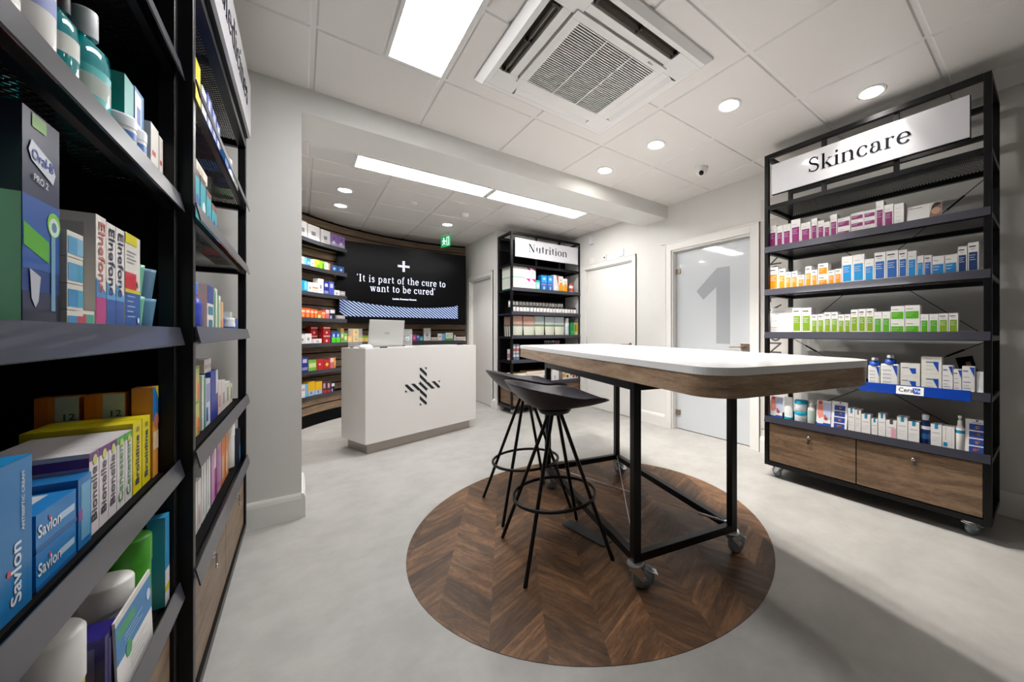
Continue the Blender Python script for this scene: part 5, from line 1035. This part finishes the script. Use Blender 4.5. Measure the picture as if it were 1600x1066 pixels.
lrow(zl[2],[(1.585,1.66,.165,'cc2a20',[('F',.1,.1,.9,.5,'d8402c')],'tall red box',.075),(1.69,1.80,.165,'e0dcd8',[('F',0,.62,1,1,'16308a'),('F',.15,.38,.9,.56,'2a7a9a'),('F',.2,.1,.8,.28,'1f6a90'),('S',.1,.1,.9,.6,'c8ccd4')],'white box with navy top'),(1.81,1.87,.165,'e6e8e0',[('F','poly',[(0,1),(.5,.9),(.5,0),(0,0)],'3a9a60')],'white and green box'),(1.88,1.94,.145,'d8e0c8',[('F',.0,.0,.3,1,'4aa060'),('F',.5,.1,.6,.8,'5a9a6a')],'pale green striped box'),(1.95,2.00,.125,'e0a878',[('F',0,0,1,.4,'e08a4a')],'peach box'),(2.06,2.17,.095,'1f3f9a',[('F',0,0,1,.35,'dfe3ea')],'blue and white box',.05),(2.18,2.24,.095,'e0e6da',[('F',.5,0,1,1,'8ab8a0')],'cream and green box'),(2.25,2.31,.08,'d8c04a',[('F',.4,0,1,1,'c02a3a')],'yellow and red box'),(2.32,2.40,.07,'3a5ab0',[],'low blue box')],'third shelf down, Medicines unit',k=1.05)
bottle(.085,.155,'1030b0','3f6ad0',L2,1.625-1.435,.012,zl[2],'royal blue squeeze bottle at the near end of the Medicines unit','bottle',g2,lab=[(.5,.6,'1840c0')],neck=.55,capr=.55,caph=.25)
bottle(.055,.065,'dfe3ea','eef0f2',L2,2.23-1.435,.0,zl[2],'small white bottle in front of the blue and white box','bottle',g2,lab=[(.1,.5,'2a6ab0')],neck=.9,capr=.9)
gf=[('F',.0,.3,.25,1,'4f9a2a'),('F',.3,.2,.7,.6,'d8a85a'),('F',0,.92,1,1,'7a9a3a'),('S',.1,.1,.9,.9,'9ab850'),('F',.7,0,1,.5,'d8744a')]
for i in range(3):
    for k in range(2): lc(L2,1.52+i*.09,1.607+i*.09,.115,zl[1]+k*.1155,'c0c46a',gf,'green and yellow herbal box, '+nth(i)+', '+('lower' if k==0 else 'upper')+' layer on the fourth shelf down',dep=.08,d=.042,group=g2)
lc(L2,1.50,1.64,.085,zl[1]+.2312,'14214e',[('F',.8,0,1,1,'b8b4c0')],'navy box lying on top of the herbal boxes',dep=.09,d=.03,group=g2)
lrow(zl[1],[(1.76,1.81,.19,'dfe0da',[('F',.5,0,1,1,'3a8a6a')],'white and green box'),(1.82,1.90,.17,'c8ccd8',[('F',.1,.5,.9,.9,'8a90b8'),('F',.1,.1,.5,.4,'2a4aa8')],'pale grey-blue box'),(1.91,2.05,.19,'20308c',[('S',0,0,1,1,'2438a0'),('F',.7,.5,1,1,'c8ccd8')],'large deep blue box'),(2.06,2.14,.13,'dcc8c0',[('F',.2,.2,.8,.6,'b88a8a')],'pale pink box'),(2.15,2.23,.13,'d8cfd0',[('F',.2,.2,.8,.6,'a88aa0')],'pale mauve box'),(2.24,2.36,.11,'dfdccc',[('F',.3,.2,.7,.8,'8a9a80')],'cream box'),(2.37,2.44,.09,'d8d2c0',[('F',.3,.2,.7,.8,'8a8a60')],'beige box')],'fourth shelf down, Medicines unit',k=1.04,e_=.02)
for i in range(2): lc(L2,1.92+i*.08,1.995+i*.08,.05,zl[1]+.1905,'d8d0cc',[('F',.2,.3,.8,.6,'a89a98')],'small white box on top of the deep blue box, '+('left' if i==0 else 'right'),dep=.05,d=.05,group=g2) if i==0 else lc(L2,1.997,2.048,.05,zl[1]+.1905,'d8d0cc',[('F',.2,.3,.8,.6,'a89a98')],'small white box on top of the deep blue box, right',dep=.05,d=.05,group=g2)
lrow(zl[0],[(1.50,1.545,.16,'e0d6d0',[('S',.1,.1,.9,.8,'d8a090'),('F',0,0,1,.2,'d0604a'),('S',.2,.6,.6,.9,'b0a8a8')],'white carton with red foot'),(1.55,1.60,.17,'e4dfda',[('F',.2,.1,.4,.9,'b8a8a4'),('T',.1,.1,.9,.9,'d0c8c8')],'white carton'),(1.605,1.655,.17,'e4dfda',[('F',.3,.1,.5,.9,'b0a4a8')],'white carton'),(1.66,1.71,.165,'ddd6d4',[('F',.2,.1,.8,.5,'c8a8a4')],'greyish white carton'),(1.72,1.79,.22,'e2e2e0',[('F',.3,.1,.5,.9,'a8a8ac')],'tall white carton'),(1.80,1.87,.235,'e2e2e0',[('F',.3,.1,.5,.9,'a8a8ac'),('T',0,0,1,1,'c8ccd0')],'tall white carton'),(1.88,1.99,.24,'8a1a6a',[('F',.0,.0,.6,.8,'c890c0'),('F',.5,.5,.9,.9,'e4d0e0'),('T',0,0,1,1,'6a1050')],'purple carton'),(2.0,2.09,.22,'c88aa0',[('F',.1,.1,.6,.8,'a06aa8')],'mauve carton'),(2.10,2.19,.20,'d87a3a',[('F',.1,.1,.6,.6,'c8b0a0')],'orange carton'),(2.20,2.28,.20,'d88a4a',[('F',.1,.1,.6,.6,'e0c8a0')],'light orange carton')],'lowest shelf, Medicines unit',k=1.06,e_=.02)
jar(L2,2.51-1.435,.08,.22,zl[0],'e0e0de','eeeeec','white tub at the far end of the lowest shelf, Medicines unit',g2,d=.03)
lc(L2,2.565,2.61,.17,zl[0],'1c2a3a',[('F',.1,.1,.9,.5,'3a8ac0')],'black and blue carton at the far end of the Medicines unit',dep=.05,d=.02,group=g2)
